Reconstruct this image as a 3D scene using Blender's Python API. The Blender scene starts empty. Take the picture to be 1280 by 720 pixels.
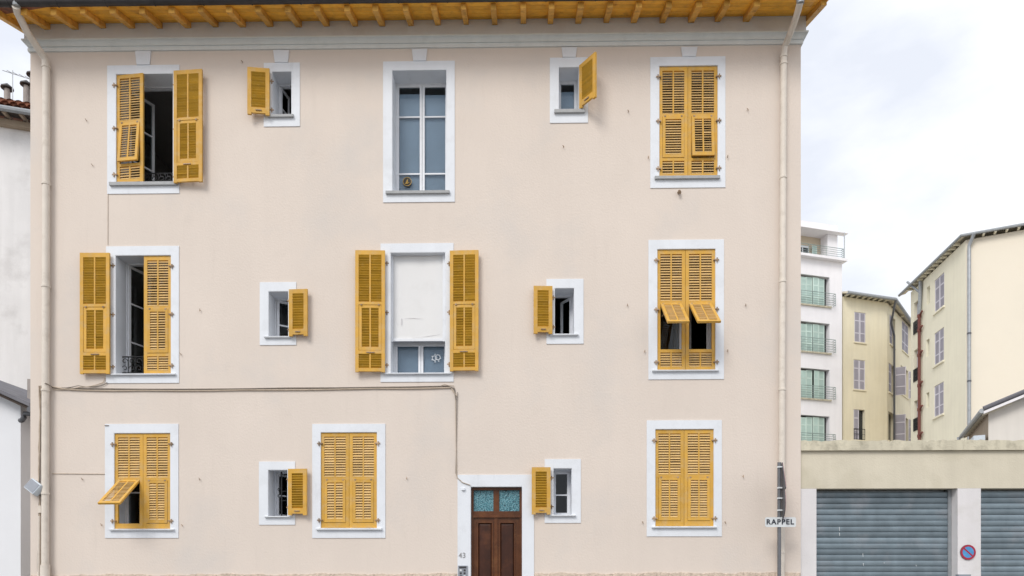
import bpy, bmesh, math, random
from mathutils import Matrix, Vector
random.seed(7)
R = math.radians
S = bpy.context.scene
COL = S.collection

# ------------------------------------------------------------------ camera
F = 1280 * 24.0 / 36.0          # focal length in photo pixels
YAW = R(1.0)
HORIZON = 712.0                 # photo row of the eye level
CAM = Vector((0.0, -12.5, 1.65))
cd = bpy.data.cameras.new('camera'); cam = bpy.data.objects.new('camera', cd); COL.objects.link(cam)
cd.sensor_width = 36; cd.lens = 24; cd.clip_end = 3000
cd.shift_y = (HORIZON - 360.0) / 1280.0
cam.location = CAM; cam.rotation_euler = (R(90), 0, YAW)
S.camera = cam

# ------------------------------------------------------------------ sky, sun, exposure
SUN_EL, SUN_AZ = R(42), R(-28)   # azimuth measured from -Y towards -X (upper left, on the street side)
w = bpy.data.worlds.new('World'); S.world = w; w.use_nodes = True
nt = w.node_tree; nt.nodes.clear()
def N(t, tree=None): return (tree or nt).nodes.new(t)
out = N('ShaderNodeOutputWorld'); bg = N('ShaderNodeBackground'); bg.inputs[1].default_value = 0.1
sky = N('ShaderNodeTexSky'); sky.sky_type = 'NISHITA'; sky.sun_disc = False
sky.sun_elevation = SUN_EL; sky.sun_rotation = R(180) - SUN_AZ * -1
tc = N('ShaderNodeTexCoord'); mp = N('ShaderNodeMapping'); mp.inputs['Scale'].default_value = (1.0, 1.0, 2.2)
mp.inputs['Location'].default_value = (5.5, 1.3, 2.4)
n1 = N('ShaderNodeTexNoise'); n1.inputs['Scale'].default_value = 2.1; n1.inputs['Detail'].default_value = 7; n1.inputs['Roughness'].default_value = 0.52
cr = N('ShaderNodeValToRGB')
cr.color_ramp.elements[0].position = 0.36; cr.color_ramp.elements[0].color = (7.2, 7.5, 8.2, 1)
cr.color_ramp.elements[1].position = 0.53; cr.color_ramp.elements[1].color = (9.9, 10.0, 10.2, 1)
mx = N('ShaderNodeMix'); mx.data_type = 'RGBA'; mx.inputs[0].default_value = 0.9
nt.links.new(tc.outputs['Generated'], mp.inputs[0]); nt.links.new(mp.outputs[0], n1.inputs['Vector'])
nt.links.new(n1.outputs[0], cr.inputs[0]); nt.links.new(sky.outputs[0], mx.inputs[6]); nt.links.new(cr.outputs[0], mx.inputs[7])
nt.links.new(mx.outputs[2], bg.inputs[0]); nt.links.new(bg.outputs[0], out.inputs[0])
sl = bpy.data.lights.new('sun', 'SUN'); so = bpy.data.objects.new('sun', sl); COL.objects.link(so)
sl.energy = 1.5; sl.angle = R(24); sl.color = (1.0, 0.95, 0.88)
sdir = Vector((math.sin(SUN_AZ) * math.cos(SUN_EL), -math.cos(SUN_AZ) * math.cos(SUN_EL), math.sin(SUN_EL)))
so.rotation_euler = sdir.to_track_quat('Z', 'Y').to_euler(); so.location = (0, -20, 30)
S.view_settings.view_transform = 'Standard'; S.view_settings.look = 'None'
S.view_settings.exposure = 0.36; S.view_settings.gamma = 1.0; S.view_settings.use_curve_mapping = False

# ------------------------------------------------------------------ photo -> place
_f = Vector((-math.sin(YAW), math.cos(YAW), 0)); _r = Vector((math.cos(YAW), math.sin(YAW), 0))
def ray(px, py): return _f + _r * ((px - 640) / F) + Vector((0, 0, 1)) * ((HORIZON - py) / F)
def W(px, py, y=0.0):
    d = ray(px, py); return CAM + d * ((y - CAM.y) / d.y)
def rect(x0, y0, x1, y1, y=0.0):
    a, b, c, d = W(x0, y0, y), W(x1, y0, y), W(x0, y1, y), W(x1, y1, y)
    return ((a.x + c.x) / 2, (b.x + d.x) / 2, (c.z + d.z) / 2, (a.z + b.z) / 2)   # X0 X1 Z0 Z1
def at_depth(px, depth):
    d = _f + _r * ((px - 640) / F); return CAM.xy + d.xy * depth
def on_line(px, P, D):
    """where the vertical plane through P along D is met by photo column px (plan position)"""
    d = (_f + _r * ((px - 640) / F)).xy
    A = Matrix(((d.x, -D.x), (d.y, -D.y))); t = A.inverted() @ (P - CAM.xy)
    return P + D * t[1]
def zat(px, py, P):
    """height of photo row py above plan position P"""
    dep = (P - CAM.xy).dot(_f.xy); return CAM.z + (HORIZON - py) / F * dep

# ------------------------------------------------------------------ materials
MATS = {}
def mat(name, col, rough=0.8, var=0.06, scale=3.0, bump=0.0, bscale=60.0, metal=0.0, stain=None, stain_amt=0.0, stain_scale=1.0,
        streak=0.0, objvar=0.0, spec=0.3, lo=0.52, hi=0.72, drip=0.0):
    m = bpy.data.materials.new(name); m.use_nodes = True; t = m.node_tree
    b = t.nodes['Principled BSDF']; b.inputs['Roughness'].default_value = rough; b.inputs['Metallic'].default_value = metal
    b.inputs['Specular IOR Level'].default_value = spec
    g = N('ShaderNodeNewGeometry', t)
    n = N('ShaderNodeTexNoise', t); n.inputs['Scale'].default_value = scale; n.inputs['Detail'].default_value = 6
    t.links.new(g.outputs['Position'], n.inputs['Vector'])
    mr = N('ShaderNodeMapRange', t); mr.inputs[1].default_value = 0.25; mr.inputs[2].default_value = 0.75
    mr.inputs[3].default_value = 1 - var; mr.inputs[4].default_value = 1 + var
    t.links.new(n.outputs[0], mr.inputs[0])
    val = mr.outputs[0]
    def mul(a, bb):
        x = N('ShaderNodeMath', t); x.operation = 'MULTIPLY'; t.links.new(a, x.inputs[0]); t.links.new(bb, x.inputs[1]); return x.outputs[0]
    if streak:
        mm = N('ShaderNodeMapping', t); mm.inputs['Scale'].default_value = (5.0, 5.0, 0.35); t.links.new(g.outputs['Position'], mm.inputs[0])
        n3 = N('ShaderNodeTexNoise', t); n3.inputs['Scale'].default_value = 1.0; n3.inputs['Detail'].default_value = 5; t.links.new(mm.outputs[0], n3.inputs['Vector'])
        r3 = N('ShaderNodeMapRange', t); r3.inputs[1].default_value = 0.3; r3.inputs[2].default_value = 0.7
        r3.inputs[3].default_value = 1 - streak; r3.inputs[4].default_value = 1 + streak * 0.4
        t.links.new(n3.outputs[0], r3.inputs[0]); val = mul(val, r3.outputs[0])
    if drip:          # sparse run marks and faint blotches
        mm = N('ShaderNodeMapping', t); mm.inputs['Scale'].default_value = (4.0, 4.0, 0.45); t.links.new(g.outputs['Position'], mm.inputs[0])
        n5 = N('ShaderNodeTexNoise', t); n5.inputs['Scale'].default_value = 1.6; n5.inputs['Detail'].default_value = 9; n5.inputs['Roughness'].default_value = 0.6; t.links.new(mm.outputs[0], n5.inputs['Vector'])
        r5 = N('ShaderNodeMapRange', t); r5.inputs[1].default_value = 0.60; r5.inputs[2].default_value = 0.74; r5.inputs[3].default_value = 1; r5.inputs[4].default_value = 1 - drip
        t.links.new(n5.outputs[0], r5.inputs[0]); val = mul(val, r5.outputs[0])
        n6 = N('ShaderNodeTexNoise', t); n6.inputs['Scale'].default_value = 1.9; n6.inputs['Detail'].default_value = 10; n6.inputs['Roughness'].default_value = 0.7; t.links.new(g.outputs['Position'], n6.inputs['Vector'])
        r6 = N('ShaderNodeMapRange', t); r6.inputs[1].default_value = 0.58; r6.inputs[2].default_value = 0.75; r6.inputs[3].default_value = 1; r6.inputs[4].default_value = 1 - drip
        t.links.new(n6.outputs[0], r6.inputs[0]); val = mul(val, r6.outputs[0])
    if objvar:
        oi = N('ShaderNodeObjectInfo', t); r4 = N('ShaderNodeMapRange', t)
        r4.inputs[3].default_value = 1 - objvar; r4.inputs[4].default_value = 1 + objvar
        t.links.new(oi.outputs['Random'], r4.inputs[0]); val = mul(val, r4.outputs[0])
    vm = N('ShaderNodeVectorMath', t); vm.operation = 'SCALE'; vm.inputs[0].default_value = col; t.links.new(val, vm.inputs['Scale'])
    c = vm.outputs[0]
    if stain:
        n2 = N('ShaderNodeTexNoise', t); n2.inputs['Scale'].default_value = stain_scale; n2.inputs['Detail'].default_value = 8; n2.inputs['Roughness'].default_value = 0.62
        t.links.new(g.outputs['Position'], n2.inputs['Vector'])
        r2 = N('ShaderNodeMapRange', t); r2.inputs[1].default_value = lo; r2.inputs[2].default_value = hi; r2.inputs[3].default_value = 0; r2.inputs[4].default_value = stain_amt
        t.links.new(n2.outputs[0], r2.inputs[0])
        mi = N('ShaderNodeMix', t); mi.data_type = 'RGBA'; t.links.new(r2.outputs[0], mi.inputs[0]); t.links.new(c, mi.inputs[6]); mi.inputs[7].default_value = (*stain, 1)
        c = mi.outputs[2]
    t.links.new(c, b.inputs['Base Color'])
    if bump:
        nb = N('ShaderNodeTexNoise', t); nb.inputs['Scale'].default_value = bscale; nb.inputs['Detail'].default_value = 4; t.links.new(g.outputs['Position'], nb.inputs['Vector'])
        bp = N('ShaderNodeBump', t); bp.inputs['Strength'].default_value = bump; bp.inputs['Distance'].default_value = 0.02
        t.links.new(nb.outputs[0], bp.inputs['Height']); t.links.new(bp.outputs[0], b.inputs['Normal'])
    MATS[name] = m; return m

mat('stucco', (0.685, 0.607, 0.545), 0.92, 0.035, 0.7, 0.22, 28, stain=(0.61, 0.565, 0.53), stain_amt=0.9, stain_scale=0.45, streak=0.012, drip=0.045)
mat('plinth_render', (0.62, 0.52, 0.43), 0.95, 0.15, 9, 0.9, 30, stain=(0.36, 0.29, 0.23), stain_amt=0.5, stain_scale=7)
mat('white_paint', (0.73, 0.76, 0.81), 0.75, 0.03, 2.0, 0.12, 50, stain=(0.55, 0.56, 0.58), stain_amt=0.35, stain_scale=3, streak=0.03, drip=0.08)
mat('white_wood', (0.74, 0.76, 0.80), 0.5, 0.04, 5, stain=(0.5, 0.5, 0.5), stain_amt=0.3, stain_scale=9)
mat('sill_stone', (0.42, 0.43, 0.44), 0.8, 0.08, 12, 0.2, 60)
mat('cornice_paint', (0.71, 0.75, 0.76), 0.85, 0.05, 2, 0.1, 40, streak=0.04, stain=(0.45, 0.49, 0.50), stain_amt=0.4, stain_scale=2)
mat('frieze_paint', (0.66, 0.70, 0.74), 0.9, 0.05, 2, 0.2, 40, stain=(0.50, 0.48, 0.47), stain_amt=0.4, stain_scale=1.5)
mat('ochre_paint', (0.63, 0.36, 0.065), 0.6, 0.09, 5, 0.15, 80, objvar=0.08, stain=(0.56, 0.37, 0.15), stain_amt=0.75, stain_scale=8, streak=.08, lo=.47, hi=.66)
mat('ochre_slat', (0.56, 0.325, 0.033), 0.6, 0.08, 9, objvar=0.12, stain=(0.62, 0.42, 0.13), stain_amt=0.4, stain_scale=14)
mat('ochre_faded', (0.66, 0.45, 0.19), 0.7, 0.08, 9, objvar=0.12, stain=(0.60, 0.46, 0.30), stain_amt=0.7, stain_scale=12)
mat('varnished_pine', (0.86, 0.45, 0.05), 0.45, 0.16, 6, 0.1, 40, objvar=0.12, stain=(0.30, 0.11, 0.02), stain_amt=0.5, stain_scale=4)
mat('rafter_wood', (0.70, 0.38, 0.08), 0.5, 0.2, 8, 0.1, 40, objvar=0.15, stain=(0.2, 0.08, 0.02), stain_amt=0.6, stain_scale=7)
mat('dark_zinc', (0.06, 0.058, 0.06), 0.5, 0.2, 6, metal=0.3)
mat('zinc', (0.33, 0.35, 0.37), 0.5, 0.15, 8, metal=0.5, objvar=0.08)
mat('pipe_paint', (0.70, 0.64, 0.57), 0.6, 0.05, 5, stain=(0.4, 0.34, 0.28), stain_amt=0.4, stain_scale=6, streak=0.05)
mat('roof_tile', (0.27, 0.115, 0.07), 0.9, 0.3, 9, 0.4, 20, stain=(0.09, 0.07, 0.06), stain_amt=0.8, stain_scale=5)
mat('iron', (0.02, 0.021, 0.023), 0.5, 0.2, 20)
mat('rusty_iron', (0.33, 0.235, 0.16), 0.7, 0.3, 30, objvar=0.3)
mat('interior_plaster', (0.50, 0.48, 0.46), 0.9, 0.05, 2)
mat('cable_dark', (0.20, 0.17, 0.145), 0.6, 0.2, 20, objvar=0.2)
mat('cable_cream', (0.47, 0.39, 0.31), 0.7, 0.15, 12, objvar=0.15)
mat('blind_white', (0.73, 0.73, 0.735), 0.8, 0.02, 2, 0.15, 5, stain=(0.62, 0.62, 0.62), stain_amt=0.3, stain_scale=2.5)
mat('reflection_grey', (0.50, 0.59, 0.72), 0.4, 0.06, 3)  # grey-blue of the reflection in the panes, painted as a colour
mat('curtain_cloth', (0.62, 0.60, 0.62), 0.9, 0.05, 5)
mat('walnut', (0.11, 0.036, 0.011), 0.33, 0.25, 6, 0.1, 30, streak=0.3, stain=(0.16, 0.065, 0.022), stain_amt=0.7, stain_scale=5)
mat('walnut_panel', (0.05, 0.016, 0.008), 0.35, 0.25, 6, streak=0.4, stain=(0.12, 0.04, 0.015), stain_amt=0.6, stain_scale=4)
mat('grey_plastic', (0.27, 0.29, 0.33), 0.45, 0.05, 8)
mat('dark_plastic', (0.05, 0.05, 0.055), 0.4, 0.1, 8)
mat('lamp_casing', (0.58, 0.64, 0.70), 0.4, 0.06, 12, stain=(0.3, 0.33, 0.36), stain_amt=0.4, stain_scale=9)
mat('digit_metal', (0.30, 0.30, 0.31), 0.5, 0.1, 20)
mat('garage_render', (0.63, 0.58, 0.47), 0.92, 0.06, 1.5, 0.25, 40, stain=(0.50, 0.46, 0.35), stain_amt=0.6, stain_scale=1.1, streak=0.05)
mat('garage_coping', (0.64, 0.595, 0.47), 0.95, 0.08, 3, 0.4, 40, stain=(0.22, 0.20, 0.15), stain_amt=0.5, stain_scale=5, streak=0.18, lo=0.5, hi=0.68)
mat('garage_white', (0.70, 0.68, 0.69), 0.9, 0.04, 2, 0.2, 40, stain=(0.5, 0.48, 0.45), stain_amt=0.4, stain_scale=2, streak=0.04)
mat('galvanised', (0.22, 0.275, 0.315), 0.42, 0.16, 4, metal=0.35, objvar=0.22, streak=0.12, stain=(0.36, 0.37, 0.40), stain_amt=0.55, stain_scale=1.8)
mat('sign_blue', (0.07, 0.27, 0.55), 0.35, 0.05, 8, stain=(0.2, 0.42, 0.66), stain_amt=0.5, stain_scale=12)
mat('sign_red', (0.36, 0.025, 0.055), 0.35, 0.08, 8)
mat('sign_white', (0.66, 0.69, 0.71), 0.4, 0.04, 8)
mat('sign_black', (0.035, 0.04, 0.055), 0.5, 0.05, 8)
mat('sign_back', (0.12, 0.125, 0.14), 0.5, 0.12, 12, metal=0.3)
mat('pole_grey', (0.16, 0.165, 0.18), 0.5, 0.1, 12, metal=0.3)
mat('sticker_black', (0.02, 0.02, 0.02), 0.5, 0.05, 8)
mat('sticker_gold', (0.45, 0.29, 0.08), 0.5, 0.1, 60)
mat('sticker_white', (0.6, 0.64, 0.68), 0.5, 0.1, 60)
mat('tower_white', (0.83, 0.82, 0.85), 0.9, 0.03, 1, 0.1, 30, streak=0.03, stain=(0.74, 0.72, 0.75), stain_amt=0.3, stain_scale=0.6)
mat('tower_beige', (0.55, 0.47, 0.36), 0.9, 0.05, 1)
mat('yellow_render', (0.78, 0.72, 0.55), 0.92, 0.05, 0.6, 0.2, 25, stain=(0.70, 0.63, 0.45), stain_amt=0.5, stain_scale=0.8, streak=0.05)
mat('cream_render', (0.82, 0.78, 0.63), 0.92, 0.04, 0.6, 0.2, 25, stain=(0.76, 0.71, 0.58), stain_amt=0.5, stain_scale=0.7, streak=0.04)
mat('beige_render', (0.78, 0.72, 0.61), 0.92, 0.03, 0.5, 0.2, 25, stain=(0.74, 0.67, 0.56), stain_amt=0.5, stain_scale=0.5)
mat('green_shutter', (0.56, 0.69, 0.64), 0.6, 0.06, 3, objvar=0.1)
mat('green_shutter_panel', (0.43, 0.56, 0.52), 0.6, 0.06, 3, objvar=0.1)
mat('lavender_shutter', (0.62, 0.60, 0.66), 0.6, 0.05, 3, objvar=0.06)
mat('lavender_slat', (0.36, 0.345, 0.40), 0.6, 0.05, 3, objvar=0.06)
mat('balcony_iron', (0.25, 0.32, 0.31), 0.5, 0.1, 5)
mat('dark_glass', (0.03, 0.033, 0.035), 0.1, 0.1, 2, spec=0.5)
mat('old_white_wall', (0.77, 0.76, 0.76), 0.95, 0.06, 0.8, 0.3, 20, stain=(0.45, 0.43, 0.42), stain_amt=0.5, stain_scale=0.9, streak=0.06)
mat('pale_blue_wall', (0.73, 0.75, 0.79), 0.9, 0.03, 1, 0.1, 30)
mat('eave_cream', (0.78, 0.72, 0.58), 0.9, 0.1, 4)
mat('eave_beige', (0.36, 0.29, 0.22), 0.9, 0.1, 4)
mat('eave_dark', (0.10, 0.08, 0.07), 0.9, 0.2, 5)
mat('chimney_render', (0.36, 0.33, 0.31), 0.95, 0.15, 6, 0.4, 30)
mat('pipe_red', (0.16, 0.055, 0.045), 0.6, 0.15, 6)
mat('asphalt', (0.05, 0.05, 0.052), 0.95, 0.15, 3, 0.4, 120)
mat('pavement_concrete', (0.30, 0.29, 0.27), 0.95, 0.1, 2, 0.4, 60)
mat('kerb_stone', (0.36, 0.35, 0.33), 0.9, 0.1, 4, 0.3, 40)
mat('earth', (0.30, 0.28, 0.25), 0.95, 0.2, 1)
mat('shed_wall', (0.70, 0.67, 0.63), 0.9, 0.03, 1, 0.1, 30, streak=0.05)
mat('roof_sheet', (0.15, 0.15, 0.17), 0.7, 0.2, 4, objvar=0.15)
mat('mortar_patch', (0.36, 0.31, 0.26), 0.95, 0.2, 20)

def glass_mat():
    m = bpy.data.materials.new('window_glass'); m.use_nodes = True; t = m.node_tree; t.nodes.clear()
    o = N('ShaderNodeOutputMaterial', t); mi = N('ShaderNodeMixShader', t); tr = N('ShaderNodeBsdfTransparent', t); gl = N('ShaderNodeBsdfGlossy', t)
    tr.inputs[0].default_value = (0.82, 0.86, 0.88, 1); gl.inputs['Roughness'].default_value = 0.02
    fr = N('ShaderNodeFresnel', t); fr.inputs[0].default_value = 1.38
    t.links.new(fr.outputs[0], mi.inputs[0]); t.links.new(tr.outputs[0], mi.inputs[1]); t.links.new(gl.outputs[0], mi.inputs[2]); t.links.new(mi.outputs[0], o.inputs[0])
    MATS['window_glass'] = m
glass_mat()
def mottled():
    m = bpy.data.materials.new('mottled_glass'); m.use_nodes = True; t = m.node_tree; b = t.nodes['Principled BSDF']
    g = N('ShaderNodeNewGeometry', t); v = N('ShaderNodeTexVoronoi', t); v.inputs['Scale'].default_value = 55; t.links.new(g.outputs['Position'], v.inputs['Vector'])
    n = N('ShaderNodeTexNoise', t); n.inputs['Scale'].default_value = 62; n.inputs['Detail'].default_value = 5; t.links.new(g.outputs['Position'], n.inputs['Vector'])
    c = N('ShaderNodeValToRGB', t); e = c.color_ramp.elements
    e[0].position = 0.36; e[0].color = (0.012, 0.045, 0.065, 1); e[1].position = 0.66; e[1].color = (0.19, 0.36, 0.42, 1)
    k = c.color_ramp.elements.new(0.5); k.color = (0.06, 0.22, 0.27, 1)
    t.links.new(n.outputs[0], c.inputs[0]); t.links.new(c.outputs[0], b.inputs['Base Color'])
    bp = N('ShaderNodeBump', t); bp.inputs['Strength'].default_value = 0.6; bp.inputs['Distance'].default_value = 0.01
    t.links.new(v.outputs[0], bp.inputs['Height']); t.links.new(bp.outputs[0], b.inputs['Normal'])
    b.inputs['Roughness'].default_value = 0.25; MATS['mottled_glass'] = m
mottled()

# ------------------------------------------------------------------ mesh helpers
WM = {}     # world matrices
def put(o, parent, M):
    COL.objects.link(o); o.parent = parent; WM[o] = M
    o.matrix_basis = (WM[parent].inverted() @ M) if parent else M
    return o
def tag(o, label=None, cat=None, group=None, kind=None):
    if label: o['label'] = label
    if cat: o['category'] = cat
    if group: o['group'] = group
    if kind: o['kind'] = kind
    return o
def empty(name, loc, label, cat, group=None):
    o = bpy.data.objects.new(name, None); put(o, None, Matrix.Translation(loc)); o.empty_display_size = 0.2
    return tag(o, label, cat, group)

class MB:
    def __init__(s): s.v = []; s.f = []
    def add(s, vs, fs):
        k = len(s.v); s.v += [Vector(x) for x in vs]; s.f += [[i + k for i in f] for f in fs]; return s
    def box(s, x0, x1, y0, y1, z0, z1, M=None):
        vs = [Vector((x, y, z)) for z in (z0, z1) for y in (y0, y1) for x in (x0, x1)]
        if M: vs = [M @ q for q in vs]
        return s.add(vs, [(0, 2, 3, 1), (4, 5, 7, 6), (0, 1, 5, 4), (2, 6, 7, 3), (0, 4, 6, 2), (1, 3, 7, 5)])
    def quad(s, a, b, c, d): return s.add([a, b, c, d], [(0, 1, 2, 3)])
    def prism(s, poly, y0, y1):       # polygon in x,z extruded along y
        n = len(poly); vs = [(x, y0, z) for x, z in poly] + [(x, y1, z) for x, z in poly]
        return s.add(vs, [list(range(n)), list(range(2 * n - 1, n - 1, -1))] + [(i, i + n, (i + 1) % n + n, (i + 1) % n) for i in range(n)])
    def vprism(s, poly, z0, z1):      # plan polygon extruded up
        n = len(poly); vs = [(p[0], p[1], z0) for p in poly] + [(p[0], p[1], z1) for p in poly]
        return s.add(vs, [list(range(n))[::-1], list(range(n, 2 * n))] + [(i, (i + 1) % n, (i + 1) % n + n, i + n) for i in range(n)])
    def tube(s, pts, r, n=10, cap=True):
        pts = [Vector(p) for p in pts]; rs = r if isinstance(r, (list, tuple)) else [r] * len(pts); k = len(s.v); prev = None
        for i, p in enumerate(pts):
            t = (pts[min(i + 1, len(pts) - 1)] - pts[max(i - 1, 0)]).normalized()
            a = prev - t * prev.dot(t) if prev is not None else t.cross(Vector((0.13, 0.2, 1.0) if abs(t.z) < 0.9 else (1, 0.1, 0)))
            a.normalize(); prev = a; b = t.cross(a)
            for j in range(n):
                q = 2 * math.pi * j / n; s.v.append(p + (a * math.cos(q) + b * math.sin(q)) * rs[i])
        for i in range(len(pts) - 1):
            for j in range(n):
                s.f.append([k + i * n + j, k + i * n + (j + 1) % n, k + (i + 1) * n + (j + 1) % n, k + (i + 1) * n + j])
        if cap:
            s.f.append([k + j for j in range(n)][::-1]); m = k + (len(pts) - 1) * n; s.f.append([m + j for j in range(n)])
        return s
    def disc(s, c, r, y0, y1, n=28, r_in=0.0):   # disc facing -y; r_in makes a ring
        cx, cz = c
        if r_in <= 0: return s.prism([(cx + r * math.cos(2 * math.pi * i / n), cz + r * math.sin(2 * math.pi * i / n)) for i in range(n)], y0, y1)
        vs = []
        for y in (y0, y1):
            for q in (r, r_in): vs += [(cx + q * math.cos(2 * math.pi * i / n), y, cz + q * math.sin(2 * math.pi * i / n)) for i in range(n)]
        fs = []
        for i in range(n):
            j = (i + 1) % n; a, b, c2, d = 0, n, 2 * n, 3 * n
            fs += [(a + i, a + j, b + j, b + i), (c2 + i, d + i, d + j, c2 + j), (a + i, c2 + i, c2 + j, a + j), (b + i, b + j, d + j, d + i)]
        return s.add(vs, fs)
    def mesh(s, name, m, smooth=False, c=None):
        me = bpy.data.meshes.new(name); off = c if c is not None else Vector((0, 0, 0))
        me.from_pydata([v - off for v in s.v], [], s.f); me.validate()
        bm = bmesh.new(); bm.from_mesh(me); bmesh.ops.recalc_face_normals(bm, faces=bm.faces); bm.to_mesh(me); bm.free()
        if isinstance(m, str): m = MATS[m]
        me.materials.append(m)
        if smooth:
            me.polygons.foreach_set('use_smooth', [True] * len(me.polygons))
            try: me.set_sharp_from_angle(angle=R(40))
            except Exception: pass
        return me
    def build(s, name, m, parent=None, smooth=False, M=None):
        """vertices are world coordinates unless M (then they are local to M)"""
        if M is None:
            lo = Vector([min(v[i] for v in s.v) for i in range(3)]); hi = Vector([max(v[i] for v in s.v) for i in range(3)])
            c = (lo + hi) / 2; c.z = lo.z; me = s.mesh(name, m, smooth, c); M = Matrix.Translation(c)
        else: me = s.mesh(name, m, smooth)
        return put(bpy.data.objects.new(name, me), parent, M)
def inst(name, me, parent, M): return put(bpy.data.objects.new(name, me), parent, M)
def text(name, s, size, m, parent, M, depth=0.002, bold=.012, track=1.0):
    cu = bpy.data.curves.new(name, 'FONT'); cu.body = s; cu.size = size; cu.align_x = 'CENTER'; cu.align_y = 'CENTER'; cu.extrude = depth
    cu.offset = size * bold; cu.space_character = track
    tmp = bpy.data.objects.new(name, cu); COL.objects.link(tmp); bpy.context.view_layer.update()
    me = bpy.data.meshes.new_from_object(tmp.evaluated_get(bpy.context.evaluated_depsgraph_get()))
    bpy.data.objects.remove(tmp); me.materials.clear(); me.materials.append(MATS[m])
    return inst(name, me, parent, M @ Matrix.Rotation(R(90), 4, 'X'))

def holed(mb, x0, x1, z0, z1, y, holes, T=None):
    """a flat sheet at y with rectangular holes; T maps (x,y,z) to the world"""
    T = T or (lambda x, yy, z: Vector((x, yy, z)))
    xs = sorted({x0, x1, *[min(max(h[i], x0), x1) for h in holes for i in (0, 1)]})
    zs = sorted({z0, z1, *[min(max(h[i], z0), z1) for h in holes for i in (2, 3)]})
    k = len(mb.v)
    for z in zs:
        for x in xs: mb.v.append(T(x, y, z))
    n = len(xs)
    for j in range(len(zs) - 1):
        for i in range(n - 1):
            cx, cz = (xs[i] + xs[i + 1]) / 2, (zs[j] + zs[j + 1]) / 2
            if any(h[0] < cx < h[1] and h[2] < cz < h[3] for h in holes): continue
            mb.f.append([k + j * n + i, k + j * n + i + 1, k + (j + 1) * n + i + 1, k + (j + 1) * n + i])

# ================================================================== GROUND
def ground():
    m = MB(); m.quad((-400, -400, -0.14), (400, -400, -0.14), (400, 600, -0.14), (-400, 600, -0.14)); tag(m.build('ground', 'earth'), kind='structure')
    m = MB(); m.box(-80, 80, -9.6, -1.9, -0.3, -0.12); tag(m.build('road', 'asphalt'), kind='structure')
    m = MB(); m.box(-80, 80, -1.7, 0.3, -0.3, 0.0); tag(m.build('pavement', 'pavement_concrete'), kind='structure')
    k = tag(empty('kerb', (0, -1.8, 0), None, None), kind='structure')
    km = MB(); km.box(-0.49, 0.49, -0.099, 0.099, -0.3, 0.004); me = km.mesh('kerb_stone', 'kerb_stone')
    for i in range(40): inst('kerb_stone', me, k, Matrix.Translation((-20 + i, -1.8, 0)))
    m = MB(); m.box(-80, 80, -16, -9.6, -0.3, 0.0); tag(m.build('far_pavement', 'pavement_concrete'), kind='structure')
ground()

# ================================================================== THE HOUSE
house = empty('apartment_house', ((W(38, 700).x + W(1001, 700).x) / 2, 0, 0),
              'cream stucco apartment house with ochre louvred shutters and white window surrounds', 'building')
XL = W(38, 400).x; XR = W(1001, 400).x
THICK = 0.45; RECESS = 0.33
BACK = 9.5
Z_TOP = W(560, 24.5, -0.07).z          # where the soffit meets the frieze

# ---- window table (photo pixels): surround, opening, sill(x0,x1,y0,y1), keystone(y, x0,x1, x0b,x1b)
WIN = {
 'w1': dict(s=(134.5, 82, 224.5, 242.4), o=(145, 92.4, 217, 229), sill=(136.5, 220.5, 229, 233.5), key=(65, 169.7, 189.4, 171.8, 187.8)),
 'w2': dict(s=(330, 79, 375, 158.5), o=(340, 89.5, 365, 145), sill=(334.5, 366.5, 145, 148.6), key=(64, 342, 362, 344.2, 360.2)),
 'w3': dict(s=(479, 77, 568.5, 253), o=(490, 87.8, 558.5, 240), sill=(482, 561.8, 240, 243.8), key=(62.3, 515, 534.2, 516.7, 532.7)),
 'w4': dict(s=(687.3, 72.5, 735, 154), o=(698, 84, 724, 138.6), sill=(693, 731, 138.6, 143.2), key=(60.5, 702, 721, 703.5, 719.5)),
 'w5': dict(s=(812.8, 71.5, 906.5, 235), o=(823.5, 82, 897.5, 221.5), sill=(818.7, 900, 221.5, 225.4), key=(60, 851, 871.5, 852.8, 869.4)),
 'w6': dict(s=(133, 308, 224, 479), o=(144.5, 319, 214.5, 468), sill=(138, 219, 468, 470), key=None),
 'w7': dict(s=(325, 353, 370.5, 431.5), o=(335.5, 364, 361, 421.5), sill=(330, 364.5, 421.5, 423.4), key=None),
 'w8': dict(s=(475.8, 304.5, 567, 477.5), o=(488, 315.5, 557, 467), sill=(481, 563.5, 467, 469), key=None),
 'w9': dict(s=(683, 349, 729.3, 430), o=(693, 360, 718, 418.5), sill=(688, 723, 418.5, 420.6), key=None),
 'w10': dict(s=(810.5, 300, 904.7, 474.3), o=(821, 311, 894.6, 463.3), sill=(815.5, 898.5, 463.3, 465.3), key=None),
 'w11': dict(s=(131.7, 530, 223.3, 672.5), o=(142.6, 541, 213.7, 661.5), sill=(136, 217, 661.5, 663.6), key=None),
 'w12': dict(s=(324, 577, 369, 656), o=(335, 587, 360, 645.5), sill=(330.5, 363.5, 645.5, 647.3), key=None),
 'w13': dict(s=(390.5, 530, 481.8, 672.5), o=(400.6, 540, 471.8, 660.5), sill=(395, 477, 660.5, 663), key=None),
 'w14': dict(s=(680.8, 574, 726, 653.7), o=(691.3, 585, 715, 644), sill=(687, 719.5, 644, 645.9), key=None),
 'w15': dict(s=(808.3, 525.5, 902, 670.5), o=(818.5, 536, 892.5, 658.3), sill=(815, 896, 658.3, 660.5), key=None),
}
DOOR_O = rect(588, 608, 653, 720); DOOR_S = rect(572, 593.5, 667.5, 720)
holes = []
for k, d in WIN.items():
    d['S'] = rect(*d['s']); d['O'] = rect(*d['o']); holes.append(d['O'])
door_hole = (DOOR_O[0], DOOR_O[1], 0.12, DOOR_O[3]); holes.append(door_hole)

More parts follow.
